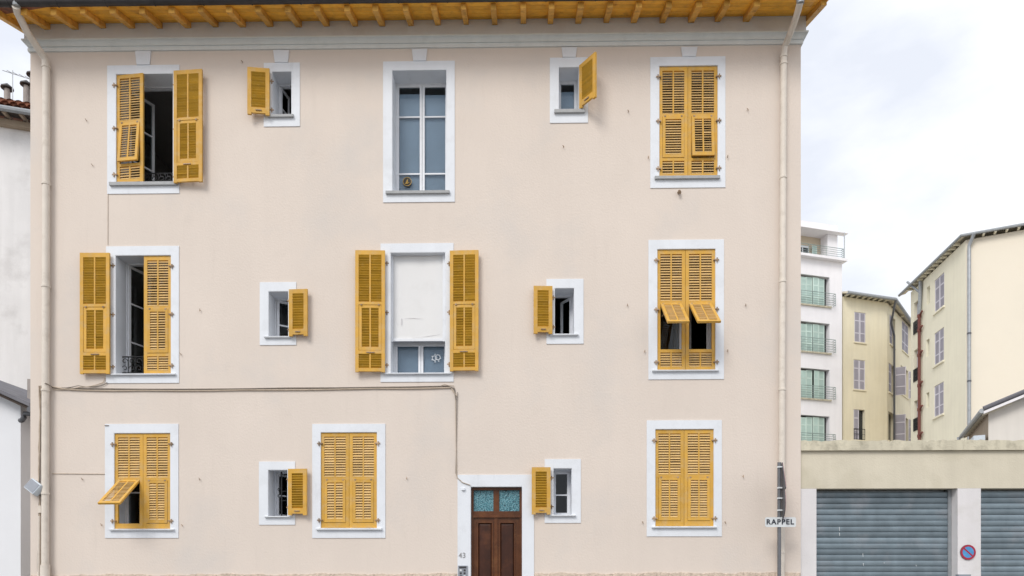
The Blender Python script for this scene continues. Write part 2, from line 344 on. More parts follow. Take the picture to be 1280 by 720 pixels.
def house_shell():
    m = MB()
    holed(m, XL, XR, 0, Z_TOP, 0.0, holes)
    m.v_keep = None
    # returns at the corners and the other three walls
    m.quad((XL, 0, 0), (XL, BACK, 0), (XL, BACK, Z_TOP), (XL, 0, Z_TOP)); m.quad((XR, 0, 0), (XR, BACK, 0), (XR, BACK, Z_TOP), (XR, 0, Z_TOP))
    m.quad((XL, BACK, 0), (XR, BACK, 0), (XR, BACK, Z_TOP), (XL, BACK, Z_TOP))
    m.build('wall', 'stucco', house)
    m = MB(); t = THICK
    holed(m, XL + t, XR - t, 0.05, Z_TOP - 0.02, t, holes)
    m.quad((XL + t, t, 0), (XL + t, BACK - t, 0), (XL + t, BACK - t, Z_TOP), (XL + t, t, Z_TOP)); m.quad((XR - t, t, 0), (XR - t, BACK - t, 0), (XR - t, BACK - t, Z_TOP), (XR - t, t, Z_TOP))
    m.quad((XL + t, BACK - t, 0), (XR - t, BACK - t, 0), (XR - t, BACK - t, Z_TOP), (XL + t, BACK - t, Z_TOP))
    for z0, z1 in ((0.05, 0.15), (4.15, 4.4), (7.55, 7.8), (Z_TOP - 0.2, Z_TOP - 0.02)): m.box(XL + t + .004, XR - t - .004, t + .004, BACK - t - .004, z0, z1)
    for px in (290, 428, 622, 765):
        x = W(px, 500).x
        for z0, z1 in ((0.155, 4.145), (4.405, 7.545), (7.805, Z_TOP - 0.205)): m.box(x - .06, x + .06, t + .006, 4.2, z0, z1)
    for z0, z1 in ((0.155, 4.145), (4.405, 7.545), (7.805, Z_TOP - 0.205)): m.box(XL + t + .006, XR - t - .006, 4.21, 4.35, z0, z1)
    m.build('interior', 'interior_plaster', house)
    # rough plinth along the foot, broken into lumpy sheet
    m = MB(); zt = W(300, 717.8, -.05).z; random.seed(3)
    def strip(xa, xb):
        n = int((xb - xa) / 0.035); rows = 7; k = len(m.v)
        for j in range(rows):
            for i in range(n + 1):
                x = xa + (xb - xa) * i / n
                top = zt + .0032 * (x + 4.5) + 0.008 * math.sin(x * 3.1) + 0.008 * math.sin(x * 11.3) + random.uniform(-0.01, 0.01)
                z = 0.004 + (top - 0.004) * (j / (rows - 2)) if j < rows - 1 else top - 0.004
                y = -0.03 + random.uniform(-0.01, 0.01) if j < rows - 1 else 0.004
                if i in (0, n): y = 0.003
                m.v.append(Vector((x, y, z)))
        for j in range(rows - 1):
            for i in range(n): m.f.append([k + j * (n + 1) + i, k + j * (n + 1) + i + 1, k + (j + 1) * (n + 1) + i + 1, k + (j + 1) * (n + 1) + i])
    strip(XL, DOOR_S[0] - 0.003); strip(DOOR_S[1] + 0.003, XR)
    m.build('plinth', 'plinth_render', house)
house_shell()

# ---- cornice: profile swept round three sides with mitred corners
TILT = -0.0032; XC = W(560, 50).x    # the eaves line runs slightly out of level
def tz(x): return TILT * (x - XC)
def sweep(profile, name, m, smooth=False):
    """profile: list of (projection, z); path runs round the left, front and right of the house"""
    mb = MB(); n = len(profile)
    for p, z in profile: mb.v.append(Vector((XL - p, BACK, z + tz(XL))))
    for p, z in profile: mb.v.append(Vector((XL - p, -p, z + tz(XL))))
    for p, z in profile: mb.v.append(Vector((XR + p, -p, z + tz(XR))))
    for p, z in profile: mb.v.append(Vector((XR + p, BACK, z + tz(XR))))
    for k in range(3):
        for i in range(n - 1): mb.f.append([k * n + i, k * n + i + 1, (k + 1) * n + i + 1, (k + 1) * n + i])
    return mb.build(name, m, house, smooth)
def zz(py, y): return W(560, py, y).z
z60, z54, z44 = zz(58.5, -0.03), zz(53.5, -0.04), zz(43.5, -0.10)
prof = [(0.0, z60 - 0.005), (0.028, z60 - 0.005), (0.032, z60 + 0.008), (0.032, z54 - 0.014), (0.016, z54 - 0.010), (0.016, z54 + 0.010), (0.034, z54 + 0.012)]
for i in range(9):
    a = i / 8 * math.pi / 2; prof.append((0.034 + 0.056 * (1 - math.cos(a)), z54 + 0.014 + (z44 - z54 - 0.03) * math.sin(a)))
prof += [(0.10, z44 - 0.014), (0.104, z44 + 0.010), (0.098, z44 + 0.016), (0.07, z44 + 0.02)]
sweep(prof, 'cornice', 'cornice_paint')
sweep([(0.068, z44 + 0.01), (0.068, Z_TOP + 0.16)], 'frieze', 'frieze_paint')

# ---- eaves: rafters, soffit boards, gutter, roof
OVER = 0.63; PITCH = math.tan(R(19)); YF = -0.07; YE = YF - OVER
def zs(y): return Z_TOP + (y - YF) * PITCH            # soffit underside height at depth y
def eaves():
    xa, xb = XL - 0.22, XR + 0.22
    nb = 5; 
    for i in range(nb):
        y0 = YE + (0.06 + OVER) * i / nb; y1 = YE + (0.06 + OVER) * (i + 1) / nb - 0.006
        m = MB(); c = [(xa, y0, zs(y0) + tz(xa)), (xb, y0, zs(y0) + tz(xb)), (xb, y1, zs(y1) + tz(xb)), (xa, y1, zs(y1) + tz(xa))]
        m.add(c + [(x, y, z + 0.02) for x, y, z in c], [(0, 1, 2, 3), (4, 5, 6, 7), (0, 1, 5, 4), (2, 3, 7, 6), (1, 2, 6, 5), (0, 3, 7, 4)])
        m.build('soffit_board', 'varnished_pine', house)
    # rafters: every 36 photo pixels along the wall
    rx = [60 + 34.9 * i for i in range(27)]
    rx = [W(p, 30, YF).x for p in rx]; rx[-1] = XR + 0.13
    for x in rx + [XL - 0.14]:
        hw = 0.05 + random.uniform(-.005, .005); j = random.uniform(-0.015, 0.015); h = 0.105 + random.uniform(-0.012, 0.012)
        y0, y1 = YE + 0.03, YF + (0.0 if XL < x < XR else BACK * 0.3)
        m = MB(); vs = []
        for y in (y0, y1):
            for xx in (x - hw + j, x + hw + j):
                vs += [(xx, y, zs(y) - 0.002 + tz(xx)), (xx, y, zs(y) - h + tz(xx))]
        m.add(vs, [(0, 1, 3, 2), (4, 6, 7, 5), (0, 4, 5, 1), (2, 3, 7, 6), (1, 5, 7, 3), (0, 2, 6, 4)]); m.build('rafter', 'rafter_wood', house)
    # gutter: half round with a lip
    m = MB(); zg = zs(YE) + 0.055; yc = YE - 0.055; r = 0.075; n = 10; k = 0
    for x in (xa - 0.02, xb + 0.02):
        for i in range(n + 1):
            a = math.pi + math.pi * i / n; m.v.append(Vector((x, yc + r * math.cos(a), zg + tz(x) + r * math.sin(a))))
        for i in range(n + 1):
            a = 2 * math.pi - math.pi * i / n; m.v.append(Vector((x, yc + (r - .006) * math.cos(a), zg + tz(x) + (r - .006) * math.sin(a))))
    q = 2 * (n + 1)
    for i in range(q): m.f.append([i, (i + 1) % q, (i + 1) % q + q, i + q])
    m.f.append(list(range(q))); m.f.append(list(range(2 * q - 1, q - 1, -1)))
    g = m.build('gutter', 'dark_zinc', house, True)
    bm_ = MB(); bm_.box(-.012, .012, -.082, .082, -.08, -.076)
    for i in range(17):
        x = xa + 0.4 + i * 0.85; s = MB()
        s.tube([(x, yc + (r + .004) * math.cos(math.pi + math.pi * i2 / 8), zg + tz(x) + (r + .004) * math.sin(math.pi + math.pi * i2 / 8)) for i2 in range(9)], 0.007, 5); s.build('gutter_bracket', 'dark_zinc', g)
    # roof: two slopes with a thickness, tiles as rows of half barrels on the front slope
    yr = BACK / 2; zr = zs(yr) + 0.09; ye2 = BACK + OVER; th = 0.07
    m = MB(); f0 = (YE - 0.02)
    def pr(x): return [(x, f0, zs(f0) + .022), (x, yr, zr), (x, ye2, zs(f0) + .022), (x, ye2, zs(f0) + .022 + th), (x, yr, zr + th), (x, f0, zs(f0) + .022 + th)]
    m.add(pr(xa - .03) + pr(xb + .03), [(0, 1, 4, 5), (1, 2, 3, 4), (6, 11, 10, 7), (7, 10, 9, 8)] + [(i, (i + 1) % 6, (i + 1) % 6 + 6, i + 6) for i in range(6)])
    rf = m.build('roof', 'roof_tile', house)
    tm = MB(); L = 0.46; n = 6
    for i in range(n + 1):
        a = math.pi * i / n
        for y, rr in ((0, .085), (L, .07)): tm.v.append(Vector((rr * math.cos(a), y, rr * math.sin(a))))
    for i in range(n): tm.f.append([2 * i, 2 * i + 1, 2 * i + 3, 2 * i + 2])
    tm.f.append([2 * i for i in range(n + 1)])
    me = tm.mesh('roof_tile', 'roof_tile', True); sl_ = math.atan((zr - zs(f0) - .022) / (yr - f0))
    x = xa + 0.06
    while x < xb:                      # the tile ends that look over the gutter: one course per column
        y = f0 - 0.03
        inst('roof_tile', me, rf, Matrix.Translation((x, y, zs(y) + .005 + th + tz(x))) @ Matrix.Rotation(sl_ + random.uniform(-.02, .02), 4, 'X')); x += 0.163
eaves()

# ---- downpipes
def downpipe(pts, r, rings, name='downpipe', m='pipe_paint', parent=None, ringm=None):
    mb = MB(); mb.tube(pts, r, 14); o = mb.build(name, m, parent or house, True)
    for p in rings:
        q = Vector(p); rb = MB(); rb.tube([q + Vector((0, 0, -.018)), q + Vector((0, 0, .018))], r * 1.18, 14); rb.box(q.x - .012, q.x + .012, q.y, q.y + r * 1.7, q.z - .01, q.z + .01)
        rb.build('bracket', ringm or m, o, True)
    return o
def pipes():
    yp = -0.095; r = 0.062
    a = [W(20, 8, YE - .05), W(22, 16, YE + .05), W(34, 40, -0.42), W(50, 64, -0.2), W(56.5, 74, -0.11), W(57.8, 84, yp), W(57.8, 200, yp), W(57, 450, yp), W(56.5, 716, yp)]
    a.append(Vector((a[-1].x, yp, 0.02)))
    d = downpipe(a, r, [W(57.8, 84, yp), W(57.6, 230, yp), W(57.4, 358, yp), W(57, 488, yp), W(56.7, 617, yp)])
    s = MB(); q = W(56.5, 706, yp); s.tube([q, q + Vector((0, 0, -1.45))], r * 1.3, 14); s.build('pipe_shoe', 'pipe_paint', d, True)
    h = MB(); c = W(21, 4, YE - .05); h.tube([c + Vector((0, 0, .14)), c + Vector((0, 0, .03)), c + Vector((0, 0, -.06))], [.09, .085, .06], 14); h.build('hopper', 'zinc', d, True)
    a = [W(1000, 3, YE - .05), W(998, 12, YE + .05), W(993, 28, -0.42), W(984.5, 50, -0.2), W(981, 58, -.12), W(979.6, 70, yp), W(978.6, 250, yp), W(977.5, 480, yp), W(977, 714, yp)]
    a.append(Vector((a[-1].x, yp, 0.02)))
    d = downpipe(a, r * .9, [W(979.6, 71, yp), W(979.5, 80, yp), W(978.8, 222, yp), W(978.2, 352, yp), W(977.6, 487, yp), W(977.1, 690, yp)])
    h = MB(); c = W(1000.5, 1, YE - .05); h.tube([c + Vector((0, 0, .12)), c + Vector((0, 0, -.05))], [.08, .06], 14); h.build('hopper', 'zinc', d, True)
pipes()

# ---- shutters
SLAT = {}
def slat_mesh(wd, dark=False):
    key = round(wd, 3)
    if key not in SLAT:
        m = MB(); m.box(-wd / 2, wd / 2, -0.0295, 0.0295, -0.0048, 0.0048); me = m.mesh('slat', 'ochre_slat'); me.materials.append(MATS['ochre_faded'])
        for p in me.polygons:
            if p.normal.z > .9 or p.normal.y < -.9: p.material_index = 1     # the weather side is bleached
        SLAT[key] = me
    return SLAT[key]
def shutter(M, wd, h, s, kind, flap=0.0, cols_flap=2, latch=True):
    """leaf with local x from 0 (hinge) to s*wd, outer face -y; kind 'tall', 'low' or 'small'"""
    t = 0.019; st = 0.062; mid = 0.026
    X = lambda a, b: (min(s * a, s * b), max(s * a, s * b))
    fr = MB()
    def bx(mb, a, b, z0, z1, tt=t, MM=None): x0, x1 = X(a, b); mb.box(x0, x1, -tt, tt, z0, z1, MM)
    slats = []
    def louvre(a, b, z0, z1, cols, FM=None):
        edges = [(a, b)] if cols == 1 else [(a, (a + b) / 2 - mid / 2), ((a + b) / 2 + mid / 2, b)]
        n = max(2, round((z1 - z0) / 0.0465)); p = (z1 - z0) / n
        for (e0, e1) in edges:
            bad = random.uniform(-3, 3)
            for i in range(n):
                slats.append((s * (e0 + e1) / 2, z0 + p * (i + .5), e1 - e0 - .002, 47 + bad + random.uniform(-4, 4) + (random.uniform(-14, 10) if random.random() < .06 else 0), FM))
    if kind == 'small':
        bx(fr, 0, .07, -0.03, h, t); bx(fr, wd - .07, wd, -0.03, h, t); bx(fr, .07, wd - .07, h - .075, h, t * .96); bx(fr, .07, wd - .07, 0, .10, t * .96)
        louvre(.07, wd - .07, .10, h - .075, 1)
    else:
        if kind == 'tall': u0, u1, f0, f1, b0, b1 = 1 - .425, 1 - .035, 1 - .825, 1 - .45, 1 - .972, 1 - .852
        else: u0, u1, f0, f1, b0, b1 = 1 - .465, 1 - .04, 1 - .945, 1 - .495, None, None
        u0, u1, f0, f1 = u0 * h, u1 * h, f0 * h, f1 * h
        bx(fr, 0, st, -0.012, h); bx(fr, wd - st, wd, -0.012, h)
        bx(fr, st, wd - st, u1, h, t * .96); bx(fr, st, wd - st, f1 + .003, u0, t * .96)
        bx(fr, wd / 2 - mid / 2, wd / 2 + mid / 2, u0, u1, t * .9)
        louvre(st, wd - st, u0, u1, 2)
        if b0:
            b0 *= h; b1 *= h
            bx(fr, st, wd - st, b1, f0 - .003, t * .96); bx(fr, st, wd - st, 0, b0, t * .96); bx(fr, wd / 2 - mid / 2, wd / 2 + mid / 2, b0, b1, t * .9)
            louvre(st, wd - st, b0, b1, 2)
        else: bx(fr, st, wd - st, 0, f0 - .003, t * .96)
    sh = fr.build('shutter', 'ochre_paint', house, M=M)
    if kind != 'small':
        # the hinged lower flap
        fl = MB(); FM = Matrix.Translation((0, -0.006, f1)) @ Matrix.Rotation(-flap, 4, 'X') if flap else Matrix.Translation((0, -0.008, f1))
        L = f1 - f0 - .004; a, b = st + .004, wd - st - .004; fb = .05
        bx(fl, a, a + fb, -L, 0); bx(fl, b - fb, b, -L, 0); bx(fl, a + fb, b - fb, -fb, 0, t * .95); bx(fl, a + fb, b - fb, -L, -L + fb * 1.2, t * .95)
        if cols_flap == 2: bx(fl, (a + b) / 2 - mid / 2, (a + b) / 2 + mid / 2, -L + fb * 1.2, -fb, t * .85)
        fo = fl.build('flap', 'ochre_paint', sh, M=M @ FM)
        louvre(a + fb, b - fb, -L + fb * 1.2, -fb, cols_flap, FM)
        for xx in (a + .03, b - .06):
            q = MB(); x0, x1 = X(xx, xx + .03); q.box(x0, x1, -t - .012, -t - .001, f1 - .012, f1 + .014); q.box(x0, x1, t + .001, t + .01, f1 - .012, f1 + .014); q.build('flap_hinge', 'rusty_iron', sh, M=M)
        if flap > .5:
            q = MB(); xx = s * (a + .02); q.tube([(xx, 0, f1 - .22), FM @ Vector((xx, 0, -.42))], .006, 6); q.build('stay_bar', 'rusty_iron', sh, M=M)
    for x, z, wdt, ang, FM in slats:
        LM = Matrix.Translation((x, 0, z)) @ Matrix.Rotation(R(ang), 4, 'X')
        inst('slat', slat_mesh(wdt), sh, M @ (FM @ LM if FM else LM))
    if latch:
        q = MB(); zl = .04 if kind == 'small' else (f0 - .05 if kind == 'tall' else .03)
        x0, x1 = X(wd * .35, wd * .62); q.box(x0, x1, t + .002, t + .016, zl, zl + .016); q.build('latch', 'rusty_iron', sh, M=M)
    for z in ([.12, h - .18] if kind == 'small' else [.14, h - .2] if kind == 'low' else [.14, h * .5, h - .2]):
        q = MB(); x0, x1 = X(-.06, .035); q.box(x0, x1, -.062, -.052, z - .010, z + .010); x0, x1 = X(.0, .035); q.box(x0, x1, -.0515, -.0195, z - .009, z + .009); q.tube([(s * -.025, -.058, z - .045), (s * -.025, -.058, z + .035)], .011, 7)
        q.build('hinge', 'rusty_iron', sh, M=M)
    return sh
def closed_pair(k, split, kind, bottom=1.0, ang=(0, 0), flaps=(0, 0), cols=(2, 2), y=0.03):
    X0, X1, Z0, Z1 = WIN[k]['O']; g = .006
    Z0 += .012 + bottom * .0; xm = W(split, (WIN[k]['o'][1] + WIN[k]['o'][3]) / 2).x; h = Z1 - Z0 - .012
    shutter(Matrix.Translation((X0 + g, y, Z0)) @ Matrix.Rotation(-ang[0], 4, 'Z'), xm - X0 - g - .003, h, 1, kind, flaps[0], cols[0])
    shutter(Matrix.Translation((X1 - g, y, Z0)) @ Matrix.Rotation(ang[1], 4, 'Z'), X1 - xm - g - .003, h, -1, kind, flaps[1], cols[1])
def open_leaf(px, side, kind, ang=180.0, y=-0.075, flap=0.0):
    """leaf lying back against the wall; px is its photo rectangle; side 'L' hinged on its right edge, 'R' on its left edge"""
    X0, X1, Z0, Z1 = rect(*px, y - .02); wd, h = X1 - X0, Z1 - Z0
    if side == 'L': return shutter(Matrix.Translation((X1, y, Z0)) @ Matrix.Rotation(-R(ang), 4, 'Z'), wd, h, 1, kind, flap)
    return shutter(Matrix.Translation((X0, y, Z0)) @ Matrix.Rotation(R(ang), 4, 'Z'), wd, h, -1, kind, flap)

# ---- windows
def window(k, frame=True, label=None):
    d = WIN[k]; X0, X1, Z0, Z1 = d['O']; A0, A1, B0, B1 = d['S']; y = RECESS
    fw = .014
    m = MB()
    m.box(X0 + .009, X0 + .009 + fw, y, y + .07, Z0, Z1 - .009); m.box(X1 - .009 - fw, X1 - .009, y, y + .07, Z0, Z1 - .009)
    m.box(X0 + .009 + fw, X1 - .009 - fw, y + .001, y + .069, Z1 - .009 - fw, Z1 - .009); m.box(X0 + .009 + fw, X1 - .009 - fw, y + .001, y + .069, Z0 + .001, Z0 + fw)
    w_ = m.build('window', 'white_wood', house)
    m = MB(); p = -.014
    m.box(A0, A1, p, .02, Z1, B1); m.box(A0, A1, p, .02, B0, Z0); m.box(A0, X0, p, .02, Z0, Z1); m.box(X1, A1, p, .02, Z0, Z1)
    m.box(X0 + .0005, X0 + .008, p + .002, THICK, Z0, Z1); m.box(X1 - .008, X1 - .0005, p + .002, THICK, Z0, Z1)
    m.box(X0 + .008, X1 - .008, p + .002, THICK, Z1 - .008, Z1 - .0005); m.box(X0 + .008, X1 - .008, .0, THICK, Z0 - .03, Z0 - .0005)
    m.build('surround', 'white_paint', w_)
    s0, s1, t0, t1 = d['sill']; q = rect(s0, t0, s1, t1, -.05); dark = k in ('w1', 'w2', 'w3', 'w4', 'w5')
    m = MB(); zt = Z0 + .006; hh = q[3] - q[2]
    m.add([(q[0], -.06, zt - hh), (q[1], -.06, zt - hh), (q[1], .03, zt - hh), (q[0], .03, zt - hh), (q[0], -.066, zt - .012), (q[1], -.066, zt - .012), (q[1], -.05, zt - .002), (q[0], -.05, zt - .002), (q[1], .03, zt), (q[0], .03, zt)],
          [(0, 1, 5, 4), (4, 5, 6, 7), (7, 6, 8, 9), (0, 3, 2, 1), (0, 4, 7, 9, 3), (1, 2, 8, 6, 5)])
    m.build('sill', 'sill_stone' if dark else 'white_paint', w_)
    if d['key']:
        ky, a, b, c, e = d['key']; t = W(a, ky); 
        poly = [(W(c, ky + 16).x, B1 - .0), (W(e, ky + 16).x, B1), (W(b, ky).x, t.z), (W(a, ky).x, t.z)]
        m = MB(); m.prism(poly, -.03, .01); m.build('keystone', 'white_paint', w_)
    d['obj'] = w_; return w_
def sash(k, a, b, hinge, ang, bars, z0=None, z1=None):
    """one casement between fractions a..b of the opening; opens inwards by ang degrees"""
    d = WIN[k]; X0, X1, Z0, Z1 = d['O']; X0 += .021; X1 -= .021; Z0 += .02; Z1 -= .024
    xa, xb = X0 + (X1 - X0) * a, X0 + (X1 - X0) * b; xa += .0035; xb -= .0035; wd = xb - xa; h = Z1 - Z0; y = RECESS + .035
    s = 1 if hinge == 'L' else -1
    M = Matrix.Translation((xa if s == 1 else xb, y, Z0)) @ Matrix.Rotation(s * R(ang), 4, 'Z')
    m = MB(); fw = min(.043, wd * .2)
    def bx(p, q, r0, r1, t=.022): m.box(min(s * p, s * q), max(s * p, s * q), -t, t, r0, r1)
    bx(0, fw, 0, h); bx(wd - fw, wd, 0, h); bx(fw, wd - fw, 0, fw * 1.2, .021); bx(fw, wd - fw, h - fw, h, .021)
    zb = [fw * 1.2] + [h * q for q in bars] + [h - fw]
    for q in bars: bx(fw, wd - fw, h * q - .013, h * q + .013, .018)
    o = m.build('sash', 'white_wood', d['obj'], M=M)
    for i in range(len(zb) - 1):
        g = MB(); g.box(min(s * fw, s * (wd - fw)), max(s * fw, s * (wd - fw)), -.003, .003, zb[i] + (.013 if i else 0), zb[i + 1] - (.013 if i < len(zb) - 2 else 0))
        g.build('pane', 'window_glass', d['obj'], M=M)
    return M
for k in WIN: window(k)
sash('w1', 0, .5, 'L', 62, [.33, .67]); sash('w1', .5, 1, 'R', 88, [.33, .67])
sash('w2', 0, 1, 'L', 80, [.5])
sash('w3', 0, .5, 'L', 0, [.235, .725]); sash('w3', .5, 1, 'R', 0, [.235, .725])
sash('w4', 0, 1, 'L', 0, [])
sash('w5', 0, .5, 'L', 0, [.33, .67]); sash('w5', .5, 1, 'R', 0, [.33, .67])
sash('w6', 0, .5, 'L', 70, [.33, .67]); sash('w6', .5, 1, 'R', 85, [.33, .67])
sash('w7', 0, 1, 'L', 32, [.42])
sash('w8', 0, .5, 'L', 0, []); sash('w8', .5, 1, 'R', 0, [])
sash('w9', 0, 1, 'R', 55, [])
sash('w10', 0, .5, 'L', 0, []); sash('w10', .5, 1, 'R', 60, [])
sash('w11', 0, .5, 'L', 0, [.4]); sash('w11', .5, 1, 'R', 0, [.4])
sash('w12', 0, 1, 'L', 60, [.5]); sash('w14', 0, 1, 'L', 0, [.47])
for k in ('w13', 'w15'): sash(k, 0, .5, 'L', 0, [.33, .67]); sash(k, .5, 1, 'R', 0, [.33, .67])

# blinds, sheets painted as pane reflections, curtains, stickers inside the glass
def sheet(k, px, y, name, m, wave=0.0, n=1):
    q = rect(*px, y); mb = MB(); n = max(1, n); vs = []
    for i in range(n + 1):
        x = q[0] + (q[1] - q[0]) * i / n; yy = y + wave * math.sin(i * 1.9) + wave * .4 * math.sin(i * .7)
        vs += [(x, yy, q[2]), (x, yy, q[3]), (x, yy + .004, q[2]), (x, yy + .004, q[3])]
    f = []
    for i in range(n):
        a = 4 * i; b = a + 4; f += [(a, b, b + 1, a + 1), (a + 2, a + 3, b + 3, b + 2), (a + 1, b + 1, b + 3, a + 3), (a, a + 2, b + 2, b)]
    f += [(0, 1, 3, 2), (4 * n, 4 * n + 2, 4 * n + 3, 4 * n + 1)]
    mb.add(vs, f); return mb.build(name, m, WIN[k]['obj'], True)
sheet('w3', (494, 118, 525, 240), RECESS + .075, 'reflection_sheet', 'reflection_grey'); sheet('w3', (526, 119, 557, 240), RECESS + .075, 'reflection_sheet', 'reflection_grey')  # added sheets behind the glass, coloured like its reflection
sheet('w4', (700, 115, 721, 139), RECESS + .075, 'reflection_sheet', 'reflection_grey')
sheet('w8', (490, 426, 555.5, 467), RECESS + .075, 'reflection_sheet', 'reflection_grey')
bl = sheet('w8', (488.9, 318, 556.3, 424), .12, 'roller_blind', 'blind_white', .006, 7)
m = MB(); q = rect(489.5, 424, 555.5, 428.5, .11); m.box(q[0], q[1], .10, .13, q[2] + .03, q[3] + .01); m.build('blind_rail', 'white_wood', WIN['w8']['obj'])
m = MB(); q = rect(489.5, 427, 556, 433, RECESS); m.box(q[0], q[1], RECESS - .012, RECESS + .012, q[2], q[3]); m.build('mid_rail', 'white_wood', WIN['w8']['obj'])
m = MB(); q = rect(488.4, 316.5, 556.8, 427, .1)
for xx in (q[0] + .0, q[1] - .05): m = MB(); m.box(xx, xx + .05, .085, .115, q[2], q[3]); m.build('blind_guide', 'white_wood', WIN['w8']['obj'])
m = MB(); q = W(502, 398, .11); m.tube([q, q + Vector((.0, 0, -.12))], .006, 5); m.tube([q + Vector((.05, 0, 0)), q + Vector((.22, 0, .005)), q + Vector((.4, 0, -.004))], [.001, .003, .001], 5); m.tube([q + Vector((.2, 0, -.36)), q + Vector((.5, 0, -.33)), q + Vector((.72, 0, -.30))], [.001, .003, .001], 5); m.build('blind_cord', 'curtain_cloth', WIN['w8']['obj'])
sheet('w11', (147, 601, 163, 660), RECESS + .16, 'curtain', 'curtain_cloth', .02, 14)
sheet('w10', (879, 380, 894, 462), RECESS + .2, 'curtain', 'curtain_cloth', .02, 12)
sheet('w10', (842, 383, 848.5, 462), RECESS + .15, 'curtain', 'curtain_cloth', .01, 6)
def stickers():
    c = W(509, 227, RECESS); y = RECESS + .0; r = W(514.6, 227, RECESS).x - c.x
    m = MB(); m.disc((c.x, c.z), r, y - .004 + .008, y + .008); s = m.build('sticker', 'sticker_black', WIN['w3']['obj'])
    m = MB(); m.disc((c.x, c.z), r * .98, y - .002, y + .003, 28, r * .88)
    m.tube([(c.x - r * .35, y, c.z - r * .5), (c.x - r * .05, y, c.z - r * .1), (c.x + r * .1, y, c.z + r * .55)], [r * .1, r * .22, r * .05], 6)
    m.tube([(c.x - r * .5, y, c.z - r * .45), (c.x, y, c.z - r * .4), (c.x + r * .45, y, c.z - r * .2)], [r * .06, r * .16, r * .05], 6); m.build('sticker_print', 'sticker_gold', WIN['w3']['obj'])
    c = W(545, 447.5, RECESS); r = W(551, 447.5, RECESS).x - c.x; m = MB()
    m.disc((c.x - r * .3, c.z), r * .55, y + .004, y + .008, 20, r * .38); m.disc((c.x + r * .35, c.z + r * .15), r * .6, y + .003, y + .0075, 20, r * .42)
    for i in range(7):
        a = i / 7 * 2 * math.pi; m.disc((c.x + r * .9 * math.cos(a), c.z + r * .8 * math.sin(a)), r * .14, y + .0035, y + .007, 8)
    m.build('sticker', 'sticker_white', WIN['w8']['obj'])
stickers()

# iron guards in two windows, bar in a small one
def guard(k, px0, px1, py0, py1):
    q = rect(px0, py0, px1, py1, .2); m = MB(); y = .2; x0, x1, z0, z1 = q
    m.tube([(x0, y, z1), (x1, y, z1)], .012, 6); m.tube([(x0, y, z0 + .03), (x1, y, z0 + .03)], .010, 6)
    n = max(2, int((x1 - x0) / .13)); p = (x1 - x0) / n; h = z1 - z0 - .05; zc = z0 + .04 + h / 2
    for i in range(n + 1): m.tube([(x0 + p * i, y, z0), (x0 + p * i, y, z1)], .008, 6)
    for i in range(n):
        cx = x0 + p * (i + .5)
        for sg in (1, -1):
            pts = []
            for j in range(15):
                a = j / 14 * 3.6 * math.pi / 2; rr = p * .42 * (1 - .75 * j / 14)
                pts.append((cx + rr * math.cos(a) * sg, y, zc + sg * h * .24 + rr * math.sin(a) * 1.1))
            m.tube(pts, .007, 5)
    m.build('guard_rail', 'iron', WIN[k]['obj'], True)
guard('w1', 146, 216, 217, 228.5); guard('w6', 151.5, 214, 446, 468)
def grille():
    m = MB(); y = .14; X0, X1, Z0, Z1 = WIN['w12']['O']; x = W(352, 610, y).x
    m.tube([(x, y, Z0), (x, y, Z1 - .02)], .014, 8)
    for z, sg in ((W(352, 612, y).z, 1), (W(352, 620, y).z, -1)):
        pts = [(x - .01 - .028 * (1 - math.cos(a)) , y, z + sg * .03 * math.sin(a)) for a in [i / 10 * 4.4 for i in range(11)]]
        m.tube(pts, .008, 6)
    for z in (Z0 + (Z1 - Z0) * .35, Z0 + (Z1 - Z0) * .55): m.tube([(x, y, z), (X1, y, z + .01)], .008, 6)
    m.build('grille', 'iron', WIN['w12']['obj'], True)
grille()

# ---- shutters on the windows
closed_pair('w5', 860, 'tall', flaps=(0, R(4.5)), cols=(1, 2))
closed_pair('w10', 857, 'tall', flaps=(R(48), R(48)))
closed_pair('w11', 178.5, 'low', flaps=(R(52), 0))
closed_pair('w13', 436.3, 'low'); closed_pair('w15', 855.3, 'low')
X0, X1, Z0, Z1 = WIN['w1']['O']; h1 = Z1 - Z0 - .03
shutter(Matrix.Translation((X0 + .006, .03, Z0 + .016)) @ Matrix.Rotation(-R(6.5), 4, 'Z'), (X1 - X0) / 2 - .008, h1, 1, 'tall', R(5.5))
open_leaf((217, 88, 253.6, 227.3), 'R', 'tall', 176)
X0, X1, Z0, Z1 = WIN['w6']['O']; h6 = Z1 - Z0 - .03
shutter(Matrix.Translation((X1 - .006, .03, Z0 + .016)), (X1 - X0) / 2 - .005, h6, -1, 'tall')
open_leaf((100, 316, 136.5, 466.5), 'L', 'tall', 179)
open_leaf((444.2, 313, 481, 464.3), 'L', 'tall', 178); open_leaf((562.3, 313, 598.2, 463), 'R', 'tall', 178)
open_leaf((310, 85.5, 336.5, 142), 'L', 'small', 173)
open_leaf((361, 361.5, 384.5, 418), 'R', 'small', 177); open_leaf((667, 357.5, 690.5, 415), 'L', 'small', 177)
open_leaf((360, 586, 383.7, 642), 'R', 'small', 177); open_leaf((664.7, 584, 688.2, 641), 'L', 'small', 178)
X0, X1, Z0, Z1 = WIN['w4']['O']
shutter(Matrix.Translation((X1 + .01, -.03, Z0 + .03)) @ Matrix.Rotation(R(128), 4, 'Z'), .42, Z1 - Z0 - .03, -1, 'small')

